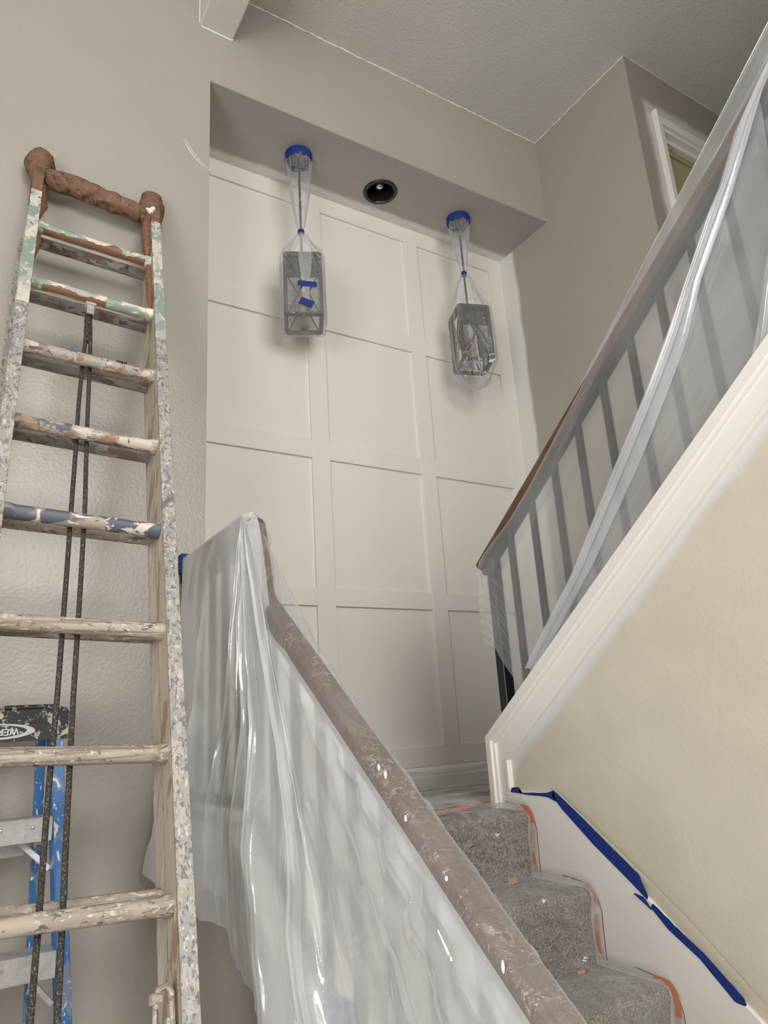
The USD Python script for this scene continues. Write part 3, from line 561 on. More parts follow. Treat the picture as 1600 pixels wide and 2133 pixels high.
X = X - .085 * fac * near_rail * sstep(0, .06, T) - .012 * fac * sstep(.1, .4, T) - .010 * cr * sstep(.05, .3, T) - .02 * cr2 * near_rail * sstep(0, .05, T) - .003 * cr2 * sstep(.1, .5, T)
X = np.minimum(X, XL - .034 * sstep(0, .012 + .033 * sstep(.5, .68, S), T))
sh = np.stack([X, P0[..., 1] + .006 * np.sin(40 * T + 9 * S) * T, P0[..., 2] + .01 * meshkit.noise(P0 * [1, 9, 9], 5) * T], -1)
obj('drape', MB().grid(sh), m_film, ps, True)
# the film hugging the sloping rail, tented over the corner
ny, nj = 420, 44
yy = np.linspace(YC - .002, y_end, ny); J = np.linspace(0, 1, nj)
Wp = np.zeros((ny, nj, 3))
for i, y in enumerate(yy):
    top, zc = chord(y), lrz(y) if y < YC - .05 else max(lrz(y), .50)
    lift = max(0.0, top - (zc + RTOP + .003))
    for j, q in enumerate(J):
        if q < .72:
            a = math.radians(-205 + 250 * q / .72) + math.pi / 2 * 0
            a = math.radians(215 - 250 * q / .72)          # from lower left, over the top, to the right side
            c, s_ = math.cos(a), math.sin(a)
            px, pz = .033 * np.sign(c) * abs(c) ** .6, .0285 * np.sign(s_) * abs(s_) ** .6
            if lift > 0: px *= 1 - .75 * max(0, s_) * min(1, lift / .05); pz += lift * max(0, s_) ** .7
            Wp[i, j] = (XL + px, y, zc + pz)
        else:
            u = (q - .72) / .28
            Wp[i, j] = Wp[i, int(.72 * (nj - 1))] + [.010 * u, 0, -.085 * u]
nzv = meshkit.fbm(Wp * [30, 22, 22], 3, 21); cz = np.abs(nzv - .5)
Wp[..., 0] += (np.sign(Wp[..., 0] - XL)) * .010 * cz + .004 * (nzv - .5); Wp[..., 2] += .012 * cz * (Wp[..., 2] > lrz(Wp[..., 1]))
obj('rail_wrap', MB().grid(Wp), m_film_tight, ps, True, label='tight crinkled plastic around the handrail')
fl = np.zeros((60, 10, 3))
for i, y in enumerate(np.linspace(AP[0], YW - .03, 60)):
    for j, u in enumerate(np.linspace(0, 1, 10)):
        fl[i, j] = (XL + .034 * sstep(0, .3, u) + .004 * math.sin(y * 60) * u, y, .592 + .003 * math.sin(y * 40) - .09 * u)
obj('back_flap', MB().grid(fl), m_film, ps, True)
for (px, py, ln, wd) in ((803, 1614, .014, .006), (789, 1598, .011, .004), (845, 1705, .010, .003), (1048, 2014, .016, .0035), (930, 1830, .008, .003), (857, 1880, .004, .003)):
    c = at((px, py), 0, XL - .040); t = trimesh.creation.icosphere(2, 1.0); v = np.array(t.vertices) * [.0025, wd / 2, ln / 2]; obj('paint_drop', (v + c, t.faces), m_white_paint, ps, True)
ft = MB()
for a, b in (((912, 1938), (936, 1990)), ((938, 1992), (941, 2002))):
    ft.tube([at(a, 0, XL - .085), at(b, 0, XL - .085)], [.0012, .002], 6)
obj('paint_run', ft, m_white_paint, ps, True)

# ------------------------------------------------------------------ plastic over the upper railing
pu = thing('plastic_sheet', 'hazy plastic stretched over the upper railing, with a folded band running up across it', 'plastic sheet', (XU - .03, 1.2, capz(1.2)))
def rdg(y): return .585 + .864 * (1.929 - y)
nu, nv = 300, 90
Y = np.linspace(1.972, .50, nu)[:, None]; V = np.linspace(0, 1, nv)[None, :]
ztop = np.maximum(rdg(Y), urz(Y) + .021)
zbot = np.where(Y > 1.70, np.interp(Y, [1.70, 1.80, 1.93, 1.972], [.10, .06, .245, .26]), capz(Y) + .004)
zbot = np.where(Y <= 1.76, np.maximum(capz(Y) + .004, zbot * 0 + capz(Y) + .004), zbot)
Z = ztop + (zbot - ztop) * V
P3 = np.stack([np.zeros_like(Z), Y + 0 * V, Z], -1)
dirv = np.array([0, -.67, .74]); perp = np.array([0, .74, .67])
q = np.stack([np.zeros_like(Z), (P3 @ dirv) * 1.1, (P3 @ perp) * 11], -1)
wr_ = meshkit.fbm(q, 2, 31) - .5
xoff = XU - .032 * sstep(0, .10, V) - .016 * np.sin(np.pi * V) - .012 * V - .010 * wr_ * sstep(0, .1, V)
near_new = np.exp(-((Y - 1.95) / .12) ** 2)
xoff = xoff - .012 * near_new * np.abs(np.sin(30 * V + 40 * Y)) * V
xoff = np.minimum(xoff, XU - .0215 * sstep(0, .08, V))
obj('sheet', MB().grid(np.stack([xoff, Y + 0 * V, Z], -1)), m_film_upper, pu, True)
zb2 = urz(Y) - .06
Zb = ztop + (zb2 - ztop) * V
obj('back_flap', MB().grid(np.stack([XU + .034 * sstep(0, .15, V) + .012 * V + .008 * (meshkit.fbm(q + 5, 3, 4) - .5), Y + 0 * V, Zb], -1)), m_film_upper, pu, True)
def folded(name, edge_a, edge_b, x, seed, pleats, m=None, gap=.008):
    """a flat overlapping fold between two lines seen on the sheet, pleated along its length"""
    n, m_ = 90, 26
    A = np.array([at(p, 0, x) for p in edge_a]); Bq = np.array([at(p, 0, x) for p in edge_b]); u = np.linspace(0, 1, n)
    ua, ub = np.linspace(0, 1, len(A)), np.linspace(0, 1, len(Bq))
    A = np.stack([np.interp(u, ua, A[:, k]) for k in range(3)], 1); Bq = np.stack([np.interp(u, ub, Bq[:, k]) for k in range(3)], 1)
    w = np.linspace(0, 1, m_); P = A[:, None] * (1 - w)[None, :, None] + Bq[:, None] * w[None, :, None]
    P[..., 0] -= .007 * np.abs(np.sin(np.pi * w ** 1.6 * pleats + .7 * np.sin(u * 3 + seed)[:, None])) + .003 * np.sin(u * 9)[:, None]
    lo = P.copy(); lo[..., 0] += gap
    ring = P if m else np.concatenate([P, lo[:, ::-1]], 1)
    obj(name, MB().grid(ring), m or m_film_fold, pu, True)
BL = [(1578, 175), (1535, 275), (1500, 395), (1475, 450), (1427, 587), (1387, 700), (1341, 824), (1283, 966), (1190, 1202), (1112, 1356), (1096, 1392)]
BR = [(1640, 60), (1590, 180), (1555, 300), (1525, 400), (1460, 575), (1429, 700), (1401, 779), (1332, 958), (1234, 1177), (1161, 1316), (1120, 1392)]
folded('folded_band', BL, BR, XU - .075, 1, 1.0)
folded('folded_band', [(a[0] + 2, a[1]) for a in BL], [(a[0] * .58 + b[0] * .42, a[1] * .58 + b[1] * .42) for a, b in zip(BL, BR)], XU - .092, 3, 1.5)
CP = [(1660, 640), (1640, 668), (1610, 710), (1570, 766), (1520, 837), (1450, 935), (1380, 1033), (1300, 1146), (1210, 1272), (1150, 1357), (1122, 1394)]
folded('overlap_sheet', BL, CP, XU - .060, 5, 4.0, m_film_overlap)
folded('folded_band', [(1612, 470), (1588, 610), (1566, 745), (1560, 790)], [(1650, 470), (1615, 610), (1600, 700), (1590, 745)], XU - .075, 2, 2.0)
cr_ = np.zeros((40, 40, 3)); cc = at((1008, 1238), 0, XU - .01)
for i in range(40):
    for j in range(40):
        u, v = i / 39, j / 39
        w = .055 * math.sin(math.pi * min(1, v * 1.08)) ** .7
        cr_[i, j] = cc + [-.012 + .02 * u, (u) * w - .012, .075 - .15 * v]
nz = meshkit.fbm(cr_ * 30, 4, 5) - .5
cr_[..., 0] += .04 * nz; cr_[..., 1] += .012 * nz
obj('crumpled_end', MB().grid(cr_), m_film_bag, pu, True, label='crumpled end of the plastic beside the post')

# ------------------------------------------------------------------ film and tape on the stairs
sf = thing('stair_film', 'clear protective film taped over the grey stair carpet', 'plastic film', (1.2, 1.0, ZL - .7))
prof = []
for i in range(0, 6):
    yn, zn = N0 - RUN * i, ZL - RISE * i
    prof += [(yn + .19, zn + .004), (yn + .10, zn + .004), (yn + .035, zn + .006), (yn + .004, zn + .001), (yn - .008, zn - .014), (yn - .006, zn - .04), (yn + .001, zn - .085), (yn + .004, zn - .13), (yn - .006, zn - RISE + .022)]
prof = [(2.30, ZL + .005), (2.1, ZL + .006)] + prof
prof = np.array(prof); dl = np.concatenate([[0], np.cumsum(np.linalg.norm(np.diff(prof, axis=0), axis=1))])
nL, nX = 520, 120
ul = np.linspace(0, dl[-1], nL); PY, PZ = np.interp(ul, dl, prof[:, 0]), np.interp(ul, dl, prof[:, 1])
ker = np.ones(9) / 9; PY[4:-4] = np.convolve(PY, ker, 'valid'); PZ[4:-4] = np.convolve(PZ, ker, 'valid')
tn = np.stack([np.gradient(PY), np.gradient(PZ)], 1); tn /= np.linalg.norm(tn, axis=1, keepdims=True); no = np.stack([tn[:, 1], -tn[:, 0]], 1)
xs = np.concatenate([np.linspace(XS0 + .01, XS1 - .016, nX - 14), np.full(14, XS1 - .004)])
Fv = np.zeros((nL, nX, 3))
for j, x in enumerate(xs):
    e = 0.0 if j < nX - 14 else .032 * (j - (nX - 15)) / 14
    Fv[:, j] = np.stack([np.full(nL, x), PY + no[:, 0] * e, PZ + no[:, 1] * e], 1)
nz = meshkit.fbm(Fv * [9, 16, 16], 4, 41); cz = (1 - np.abs(2 * nz - 1)) ** 3
lift = (.004 + .016 * cz * (nz > 0)) * (np.arange(nX) < nX - 14)[None, :]
Fv[..., 1] += no[:, 0, None] * lift; Fv[..., 2] += no[:, 1, None] * lift
Fv[:, nX - 14:, 0] -= .004 * np.abs(meshkit.fbm(Fv[:, nX - 14:] * 40, 2, 3) - .5)
obj('film', MB().grid(Fv), m_film_stair, sf, True)
lf = np.zeros((80, 60, 3))
for i, x in enumerate(np.linspace(XS0 + .02, XR - .02, 80)):
    for j, y in enumerate(np.linspace(1.99 if x > XS1 else 2.05, YB - .012, 60)):
        lf[i, j] = (x, y, ZL + .006)
nz = meshkit.fbm(lf * [3, 14, 1], 4, 51); lf[..., 2] += .03 * (1 - np.abs(2 * nz - 1)) ** 2 * sstep(1.99, 2.1, lf[..., 1]) + .05 * sstep(YB - .12, YB - .02, lf[..., 1])
obj('landing_film', MB().grid(lf), m_film_stair, sf, True)
NSK = [0]
def on_skirt(i, a0, a1, w0, w1, m, label=None):
    NSK[0] += 1
    """strip of tape following the nose of step i up the skirt board"""
    yn, zn = N0 - RUN * i, ZL - RISE * i
    cv = [(yn + .09, zn + .012), (yn + .03, zn + .013), (yn - .004, zn + .006), (yn - .018, zn - .012), (yn - .02, zn - .04), (yn - .012, zn - .085), (yn - .008, zn - .13), (yn - .012, zn - .17)]
    ls = LineString(cv); pts = np.array([ls.interpolate(a0 + (a1 - a0) * t, True).coords[0] for t in np.linspace(0, 1, 18)])
    P = np.stack([np.full(18, XS1 - .0018 - .0004 * (NSK[0] % 4)), pts[:, 0], pts[:, 1]], 1)
    w = np.interp(np.linspace(0, 1, 18), [0, .35, 1], [w0, max(w0, w1), w1])
    obj('tape', ribbon(P, w, (-1, 0, 0), .0008), m, sf, label=label)
on_skirt(0, .16, .50, .006, .018, m_orange, 'orange tape on the skirt beside the top nosing')
on_skirt(0, .50, .97, .016, .010, m_pink); on_skirt(0, .80, .99, .012, .014, m_peach)
on_skirt(1, .22, .52, .008, .014, m_pink); on_skirt(1, .40, .50, .008, .010, m_peach); on_skirt(1, .60, .99, .010, .016, m_pink); on_skirt(1, .76, .97, .010, .013, m_peach)
on_skirt(2, .18, .60, .008, .018, m_orange, 'orange tape on the skirt beside the third nosing'); on_skirt(2, .6, .95, .012, .012, m_pink)
def tab(px, py, w, h, i, m, label, ang=.1):
    c = at((px, py), 1, N0 - RUN * i - .012); a = np.array([math.cos(ang), 0, math.sin(ang)]); b = np.cross(a, [0, 1, 0])
    obj('tape', MB().obox(c, np.array([a, [0, 1, 0], b]), (w / 2, .0012, h / 2), .0006), m, sf, label=label)
tab(1068, 1836, .032, .016, 0, m_peach, 'pale orange tape tab at the foot of the top riser')
tab(1211, 2030, .026, .018, 1, m_peach, 'pale orange tape tab at the foot of the second riser')
tab(1107, 2006, .018, .022, 1, m_orange, 'bright orange tape scrap beside the handrail')
lt = np.array([at(p, 2, ZL + .012) for p in ((885, 1695), (930, 1690), (965, 1683), (1000, 1672), (1040, 1664))])
obj('tape', ribbon(lt, [.05, .05, .045, .035, .03], (0, 0, 1), .001), m_orange, sf, label='orange tape across the edge of the landing')

# ================================================================== PENDANT LANTERNS
def pendant(cx, cy, rot, label, zt, zb, tail, neck, tapes):
    t = thing('pendant_lantern', label, 'pendant lamp', (cx, cy, ZS), group=None)
    c = np.array([cx, cy, 0.0]); R = np.array([[math.cos(rot), -math.sin(rot), 0], [math.sin(rot), math.cos(rot), 0], [0, 0, 1]])
    h = .079
    obj('canopy', MB().lathe([(0, ZS - .030), (.052, ZS - .030), (.060, ZS - .024), (.062, ZS - .001)], c, 36), m_lantern, t, 40)
    q = []
    for a in np.linspace(0, 2 * np.pi, 73): q.append([(.0655 * math.cos(a) * f + cx, .0655 * math.sin(a) * f + cy, z) for f, z in ((1, ZS - .001), (1.01, ZS - .018), (1, ZS - .042 - .004 * math.sin(5 * a)), (.93, ZS - .046))])
    obj('canopy_tape', MB().grid(np.array(q)), m_blue, t, 50, label='blue tape around the ceiling canopy')
    obj('rod', MB().tube([(cx, cy, ZS - .03), (cx, cy, zt + .02)], .006, 10), m_lantern, t, True)
    obj('loop', MB().tube([(cx + .022 * math.cos(a), cy, zt + .028 + .022 * math.sin(a)) for a in np.linspace(0, 2 * np.pi, 17)], .0035, 6), m_lantern, t, True)
    def w(x, y, z): return c + R @ np.array([x, y, 0]) + [0, 0, z]
    b = .0085
    fr = MB()
    for sx_, sy_ in ((1, 1), (1, -1), (-1, 1), (-1, -1)):
        fr.beam(w(sx_ * h, sy_ * h, zb), w(sx_ * h, sy_ * h, zt), 2 * b, 2 * b, R @ np.array([1, 0, 0]), .001)
    for z in (zb, zt):
        for k in range(4):
            p, q_ = [(-h, -h), (h, -h), (h, h), (-h, h)][k], [(h, -h), (h, h), (-h, h), (-h, -h)][k]
            fr.beam(w(*p, z), w(*q_, z), 2 * b, 2 * b, (0, 0, 1), .001)
    obj('frame', fr, m_lantern, t)
    rf = MB().obox(w(0, 0, zt - .004), R.T, (h, h, .003)); rf.obox(w(0, 0, zt + .010), R.T, (h * .55, h * .55, .010), .002)
    obj('top_plate', rf, m_lantern, t)
    for k in range(4):
        a = k * math.pi / 2; x_, n_ = R @ np.array([math.cos(a), math.sin(a), 0]), R @ np.array([math.sin(a), -math.cos(a), 0])
        o = c + n_ * (h - .001)
        cb = MB()
        for s_ in (1, -1): cb.beam(o - x_ * (h - .01) * s_ + [0, 0, zb + .01], o + x_ * (h - .01) * s_ + [0, 0, zt - .01], .006, .005, n_, 0)
        obj('cross_bars', cb, m_lantern, t)
        obj('pane', MB().obox(c + n_ * (h - .007) + [0, 0, (zb + zt) / 2], np.array([x_, n_, [0, 0, 1]]), (h - .006, .001, (zt - zb) / 2 - .006)), m_glass, t)
    obj('candle', MB().tube([w(0, 0, zb + .05), w(0, 0, zb + .16)], .016, 14), m_amber, t, True)
    obj('bulb', MB().lathe([(0, zb + .25), (.012, zb + .245), (.02, zb + .215), (.012, zb + .165), (0, zb + .16)], w(0, 0, 0), 16), m_bulb, t, True)
    # the bag: gathered at the canopy, twisted at the neck, swelling over the lantern, loose at the bottom
    nz_, na = 130, 112
    A = np.linspace(0, 2 * np.pi, na); zz = np.concatenate([np.linspace(ZS - .040, neck, 46), np.linspace(neck - .003, tail, nz_ - 46)])
    rg = np.random.default_rng(int(cx * 100)); ph = rg.uniform(0, 6, 5)
    bag = np.zeros((nz_, na, 3))
    for i, z in enumerate(zz):
        if z >= neck: rad, sq = np.interp(z, [neck, neck + .05, neck + .2, ZS - .04], [.010, .022, .042, .060]), 0.0
        elif z >= zt: rad, sq = np.interp(z, [zt, zt + .05, neck - .05, neck], [.100, .085, .04, .010]), sstep(zt + .10, zt, z)
        elif z >= zb - .012: rad, sq = .101, 1.0
        else: rad, sq = np.interp(z, [tail, tail + .03, zb - .012], [.012, .07, .101]), 1 - sstep(zb - .012, tail, z)
        for j, a in enumerate(A):
            d_ = np.array([math.cos(a), math.sin(a)]); sqr = rad * min(1.28, 1 / max(abs(d_[0]), abs(d_[1])))
            r_ = rad * (1 - sq) + sqr * sq
            pl = (.10 if sq < .5 else .035) * sum(math.sin(n * a + p + 14 * z * (n % 2)) for n, p in zip((5, 9, 14, 21, 33), ph)) / 2.2
            r_ *= 1 + pl
            if sq >= 1: r_ = max(r_, (h + .0105) * min(1.41, 1 / max(abs(d_[0]), abs(d_[1]))))
            bag[i, j] = c + R @ np.array([d_[0] * r_, d_[1] * r_, 0]) + [0, 0, z]
    bag[:, -1] = bag[:, 0]
    obj('plastic_bag', MB().grid(bag), m_film_bag, t, True, label='clear plastic bag tied over the lamp')
    obj('neck_tie', MB().lathe([(.012, neck + .014), (.016, neck + .006), (.016, neck - .008), (.012, neck - .014)], c, 14), m_blue, t, True, label='blue tape tie at the neck of the bag')
    if tapes:                                  # loose film gathered down the front and held by the tapes
        n_, m_ = 40, 14; gp = np.zeros((n_, m_, 3))
        for i, z in enumerate(np.linspace(neck - .05, tapes[1][1] + .005, n_)):
            wd = np.interp(z, [tapes[1][1], tapes[0][1], zt - .05, zt + .08, neck], [.028, .030, .062, .05, .012]); out = np.interp(z, [tapes[1][1], zt - .02, zt + .06, neck - .05], [.104, .108, .092, .045])
            for j, q in enumerate(np.linspace(-1, 1, m_)):
                gp[i, j] = w(.012 + wd * q * .5, -(out + .006 * abs(math.sin(2.3 * q + .3 * i * .2)) + .004), z)
        obj('gathered_film', MB().grid(gp), m_film_fold, t, True, label='white gathered film down the front of the lantern')
    for (x_, z_, w_, h_, ang) in tapes:
        a_ = R.T; ax = np.array([math.cos(ang), 0, math.sin(ang)]); bx = np.array([-math.sin(ang), 0, math.cos(ang)])
        obj('tape', MB().obox(w(x_, -(.1015 + .014), z_), np.array([R @ ax, R @ np.array([0, 1, 0]), R @ bx]), (w_ / 2, .0015, h_ / 2), .0007), m_blue, t)
    return t
pendant(1.285, 2.59, -.44, 'plastic wrapped lantern at the left, closed with two blue tapes', 2.085, 1.775, 1.745, 2.264, [(.018, 1.905, .085, .026, -.10), (.012, 1.810, .062, .034, -.42)])
pendant(2.275, 2.60, -.34, 'plastic wrapped lantern at the right, crossed bars showing through its bag', 2.10, 1.79, 1.655, 2.352, [])

# ================================================================== LADDERS
q_ = .95
LP_, LD, LU = np.array([.533, 2.332, 1.686]) * q_, np.array([.039, .352, .935]), np.array([.999, .012, -.046])
LD /= np.linalg.norm(LD); LU -= LD * (LU @ LD); LU /= np.linalg.norm(LU); LN = np.cross(LU, LD)
SP, LW = .3048 * q_, .374 * q_
def lad(u, d, n): return LP_ + LU * u + LD * d + LN * n
ld = thing('extension_ladder', 'tall paint-splattered aluminium extension ladder with brown padded top leaning on the wall', 'ladder', lad(-LW / 2, -(LP_[2] + Z0) / LD[2], 0))
AX = np.array([LU, LD, LN])
d_foot = -(LP_[2] + Z0 - .02) / LD[2]; d_top = SP * 1.16
fd, fw, th = .034, .033, .003
def rail_side(sgn, u0):
    """channel: web against the rungs, flanges turned outward, in an upper and a lower length of paint"""
    def seg(d0, d1):
        c, hl = (d0 + d1) / 2, (d1 - d0) / 2
        web = MB().obox(lad(u0 + sgn * th, c, 0), AX, (th, hl, fd))
        fr_ = MB().obox(lad(u0 + sgn * fw / 2, c, fd), AX, (fw / 2, hl, th * 1.2), .001)
        bk = MB().obox(lad(u0 + sgn * fw / 2, c, -fd), AX, (fw / 2, hl, th * 1.2), .001)
        return web, fr_, bk
    for (d0, d1, mw, mf) in ((d_foot, .2 - SP * 2.2, m_rail_web, m_rail_flange), (.2 - SP * 2.2, SP * (.72 if sgn > 0 else .52), m_rail_web, m_rail_top), (SP * (.72 if sgn > 0 else .52), d_top, m_pad, m_pad)):
        web, fr_, bk = seg(d0, d1)
        obj('rail_web', web, mw, ld); obj('rail_flange', fr_, mf, ld); obj('rail_flange', bk, mf, ld)
rail_side(1, .002); rail_side(-1, -LW - .002)
def rung(k, m):
    ang = np.linspace(0, 2 * np.pi, 16, endpoint=False); us = np.array([-LW - .004, -LW + .012, -LW + .022, -.022, -.012, .004]); rad = np.array([.0235, .0225, .0195, .0195, .0225, .0235])
    P = np.zeros((len(us), 17, 3))
    for i, (u, r) in enumerate(zip(us, rad)):
        for j in range(17):
            a = ang[j % 16]; P[i, j] = lad(u, -SP * k + r * math.sin(a) * (1 if math.sin(a) < .35 else .8), r * math.cos(a))
    obj('rung', MB().grid(P), m, ld, 40)
kmin = int(-d_foot / SP)
for k in range(0, kmin): rung(k, m_rung_green if k < 2 else m_rung_mid if k < 4 else m_rung_slate if k == 4 else m_rung_tan)
# lower section behind, one rail depth nearer the wall
NBK = -.074
def rung_back(k, m):
    P = np.zeros((4, 17, 3))
    for i, u in enumerate((-LW - .004, -LW + .02, -.02, .004)):
        for j in range(17):
            a = 2 * np.pi * (j % 16) / 16; P[i, j] = lad(u, -SP * k + .026 + .0195 * math.sin(a), NBK + .0195 * math.cos(a))
    obj('rung', MB().grid(P), m, ld, 40)
for k in range(0, kmin): rung_back(k, m_rung_under if k < 4 else m_rung_tan)
for sgn, u0 in ((1, .004), (-1, -LW - .004)):
    c, hl = (d_foot + SP * .22) / 2, (SP * .22 - d_foot) / 2
    obj('rail_web', MB().obox(lad(u0 + sgn * .003, c, NBK), AX, (.003, hl, .033)), m_rail_web, ld)
    obj('rail_flange', MB().obox(lad(u0 + sgn * .02, c, NBK - .033), AX, (.02, hl, .003), .001), m_rail_flange, ld)
def lump(path, r, seed, amp=.35, n=28, m=60):
    path = np.array(path, float); t = np.linspace(0, 1, m); src = np.linspace(0, 1, len(path))
    p = np.stack([np.interp(t, src, path[:, k]) for k in range(3)], 1); rad = np.interp(t, src, r)
    for _ in range(3): p[1:-1] = (p[:-2] + 2 * p[1:-1] + p[2:]) / 4
    mb = MB().tube(p, np.maximum(rad, .004), n, cap=False); v, f = mb.get()
    ctr = np.repeat(p, n, 0); dv = v - ctr
    nse = meshkit.fbm(v * 28, 4, seed) - .5; cre = np.abs(meshkit.fbm(v * [40, 40, 70], 3, seed + 7) - .5)
    v = ctr + dv * (1 + amp * 1.6 * nse - amp * .9 * (cre < .035))[:, None]
    mb2 = MB().add(v, f)
    for e, o in ((0, 1), (m - 1, 0)):
        ring = v[e * n:(e + 1) * n]; mb2.add(np.vstack([ring, ring.mean(0)]), [[i, (i + 1) % n, n] for i in range(n)])
    return mb2
pr = obj('padded_rung', lump([lad(-LW - .002, SP, .0), lad(-LW + .02, SP + .008, .004), lad(-LW * .7, SP + .012, .006), lad(-LW * .4, SP + .004, .006), lad(-.03, SP - .004, .004), lad(.002, SP - .006, 0)], [.034, .036, .037, .036, .033, .030], 5, .30), m_pad, ld, True, label='brown padded top rung')
obj('rail_pad', lump([lad(-LW - .016, SP - .03, 0), lad(-LW - .016, SP + .01, 0), lad(-LW - .016, SP + .045, 0), lad(-LW - .016, SP + .085, 0), lad(-LW - .016, SP + .12, 0), lad(-LW - .015, SP + .138, 0)], [.020, .030, .042, .050, .046, .014], 15, .22), m_pad, ld, True, label='brown padded rail end')
obj('rail_pad', lump([lad(.018, SP - .10, 0), lad(.018, SP - .02, 0), lad(.018, SP + .03, 0), lad(.018, SP + .07, 0), lad(.017, SP + .125, 0), lad(.015, SP + .150, 0)], [.022, .032, .043, .045, .038, .016], 25, .22), m_pad, ld, True, label='brown padded rail end')
# brown drips down the rails and over the upper rungs
def drip(name, pts, r, seed, m=m_drip):
    obj(name, lump(pts, r, seed, .35, 12, 40), m, ld, True)
drip('paint_drip', [lad(-.006, SP * .8, .004), lad(-.007, SP * .5, .004), lad(-.006, SP * .2, .004), lad(-.005, .035, .002)], [.016, .020, .018, .006], 3)
drip('paint_drip', [lad(-.003, -.03, .004), lad(-.003, -SP * .4, .006), lad(-.003, -SP * .7, .006), lad(-.003, -SP * .95, .006)], [.010, .012, .011, .005], 4)
drip('paint_drip', [lad(-LW - .002, SP * .9, -.01), lad(-LW + .003, SP * .5, -.012), lad(-LW + .001, SP * .25, -.012)], [.014, .02, .005], 6)
drip('paint_drip', [lad(-LW + .002, -.03, -.01), lad(-LW + .004, -SP * .25, -.012), lad(-LW + .001, -SP * .5, -.012)], [.010, .014, .004], 7)
def smear(u0, u1, k, lo, hi, seed):          # brown smear under a rung with a ragged upper edge
    rg = np.random.default_rng(seed); n = 46; P = np.zeros((n, 9, 3)); u = np.linspace(u0, u1, n); e = np.convolve(rg.normal(0, 1, n + 8), np.ones(9) / 9, 'valid')
    for i in range(n):
        top = hi + .55 * e[i]
        for j, a in enumerate(np.linspace(lo, max(lo + .05, top), 9)):
            P[i, j] = lad(u[i], -SP * k + .0208 * math.sin(a), .0208 * math.cos(a))
    return MB().grid(P)
obj('paint_smear', smear(-LW + .012, -.012, 0, -1.9, -.85, 3), m_drip, ld, True)
tri = MB().grid(np.array([[lad(-.165 + .07 * s_, .0212 * math.sin(a0), .0212 * math.cos(a0)) for a0 in np.linspace(-1.0, -1.0 + 1.15 * (1 - abs(2 * s_ - 1.3) / 1.3), 6)] for s_ in np.linspace(0, 1, 14)]))
obj('paint_smear', tri, m_drip, ld)
obj('paint_smear', smear(-LW + .03, -LW * .40, 1, -1.7, -.72, 9), m_drip, ld, True)
obj('paint_smear', MB().mesh(trimesh.Trimesh(*lump([lad(-.012, SP * .98, .03), lad(.002, SP * .93, .034), lad(.012, SP * 1.0, .036)], [.007, .013, .009], 8, .5, 12, 24).get(), process=False)), m_white_paint, ld, True, label='white paint blob beside the padded rung')
obj('blue_tape', MB().grid(np.array([[lad(-LW * .745 + .045 * s_, -2 * SP + .0203 * math.sin(a0), .0203 * math.cos(a0)) for a0 in np.linspace(.75 - .85 * s_, .95, 6)] for s_ in np.linspace(0, 1, 10)])), m_blue_light, ld, label='scrap of bright blue tape on a rung')
mk = MB()
for i, (du, dh) in enumerate(((0, .004), (.006, .008), (.011, .006), (.016, .011), (.022, .007), (.027, .010))):
    a0 = .25; mk.obox(lad(-LW * .31 + du, -2 * SP + .0202 * math.sin(a0), .0202 * math.cos(a0)), AX, (.0018, dh / 2, .0009))
obj('printed_mark', mk, m_black, ld)
# rope bracket and rope
br = MB(); ub = -LW * .515
br.obox(lad(ub, -SP - .034, -.012), AX, (.011, .026, .004), .001); br.obox(lad(ub, -SP - .012, -.010), AX, (.016, .014, .012), .002)
obj('rope_bracket', br, m_alu, ld)
NB = -.034
def rope_path(pix, n0): return np.array([onplane(p, lad(0, 0, n0), LN) for p in pix])
def smooth_path(p, n=90):
    p = np.asarray(p); d = np.concatenate([[0], np.cumsum(np.linalg.norm(np.diff(p, axis=0), axis=1))]); u = np.linspace(0, d[-1], n)
    r = np.stack([np.interp(u, d, p[:, k]) for k in range(3)], 1)
    for _ in range(6): r[1:-1] = (r[:-2] + 2 * r[1:-1] + r[2:]) / 4
    return r
rp = thing('rope', 'dark braided rope hanging in two strands behind the ladder rungs', 'rope', lad(ub, -SP - .06, NB))
low = ((60, 2160), (50, 2320))
obj('strand', MB().tube(smooth_path(rope_path([(182, 664), (180, 690), (172, 760), (163, 850), (158, 935), (149, 1050), (140, 1180), (130, 1310), (118, 1470), (104, 1610), (92, 1760), (82, 1900), (74, 2000)] + list(low), NB)), .0058, 8), m_rope, rp, True)
obj('strand', MB().tube(smooth_path(rope_path([(188, 664), (189, 690), (187, 760), (183, 850), (180, 935), (177, 1060), (170, 1180), (162, 1310), (151, 1480), (143, 1640), (137, 1760), (131, 1900), (125, 2020), (118, 2160), (108, 2320)], NB)), .0058, 8), m_rope, rp, True)
obj('knot', lump([onplane((186, 648), lad(0, 0, NB), LN), onplane((184, 668), lad(0, 0, NB), LN), onplane((182, 690), lad(0, 0, NB), LN), onplane((181, 712), lad(0, 0, NB), LN)], [.008, .012, .010, .007], 33, .6), m_rope, rp, True)
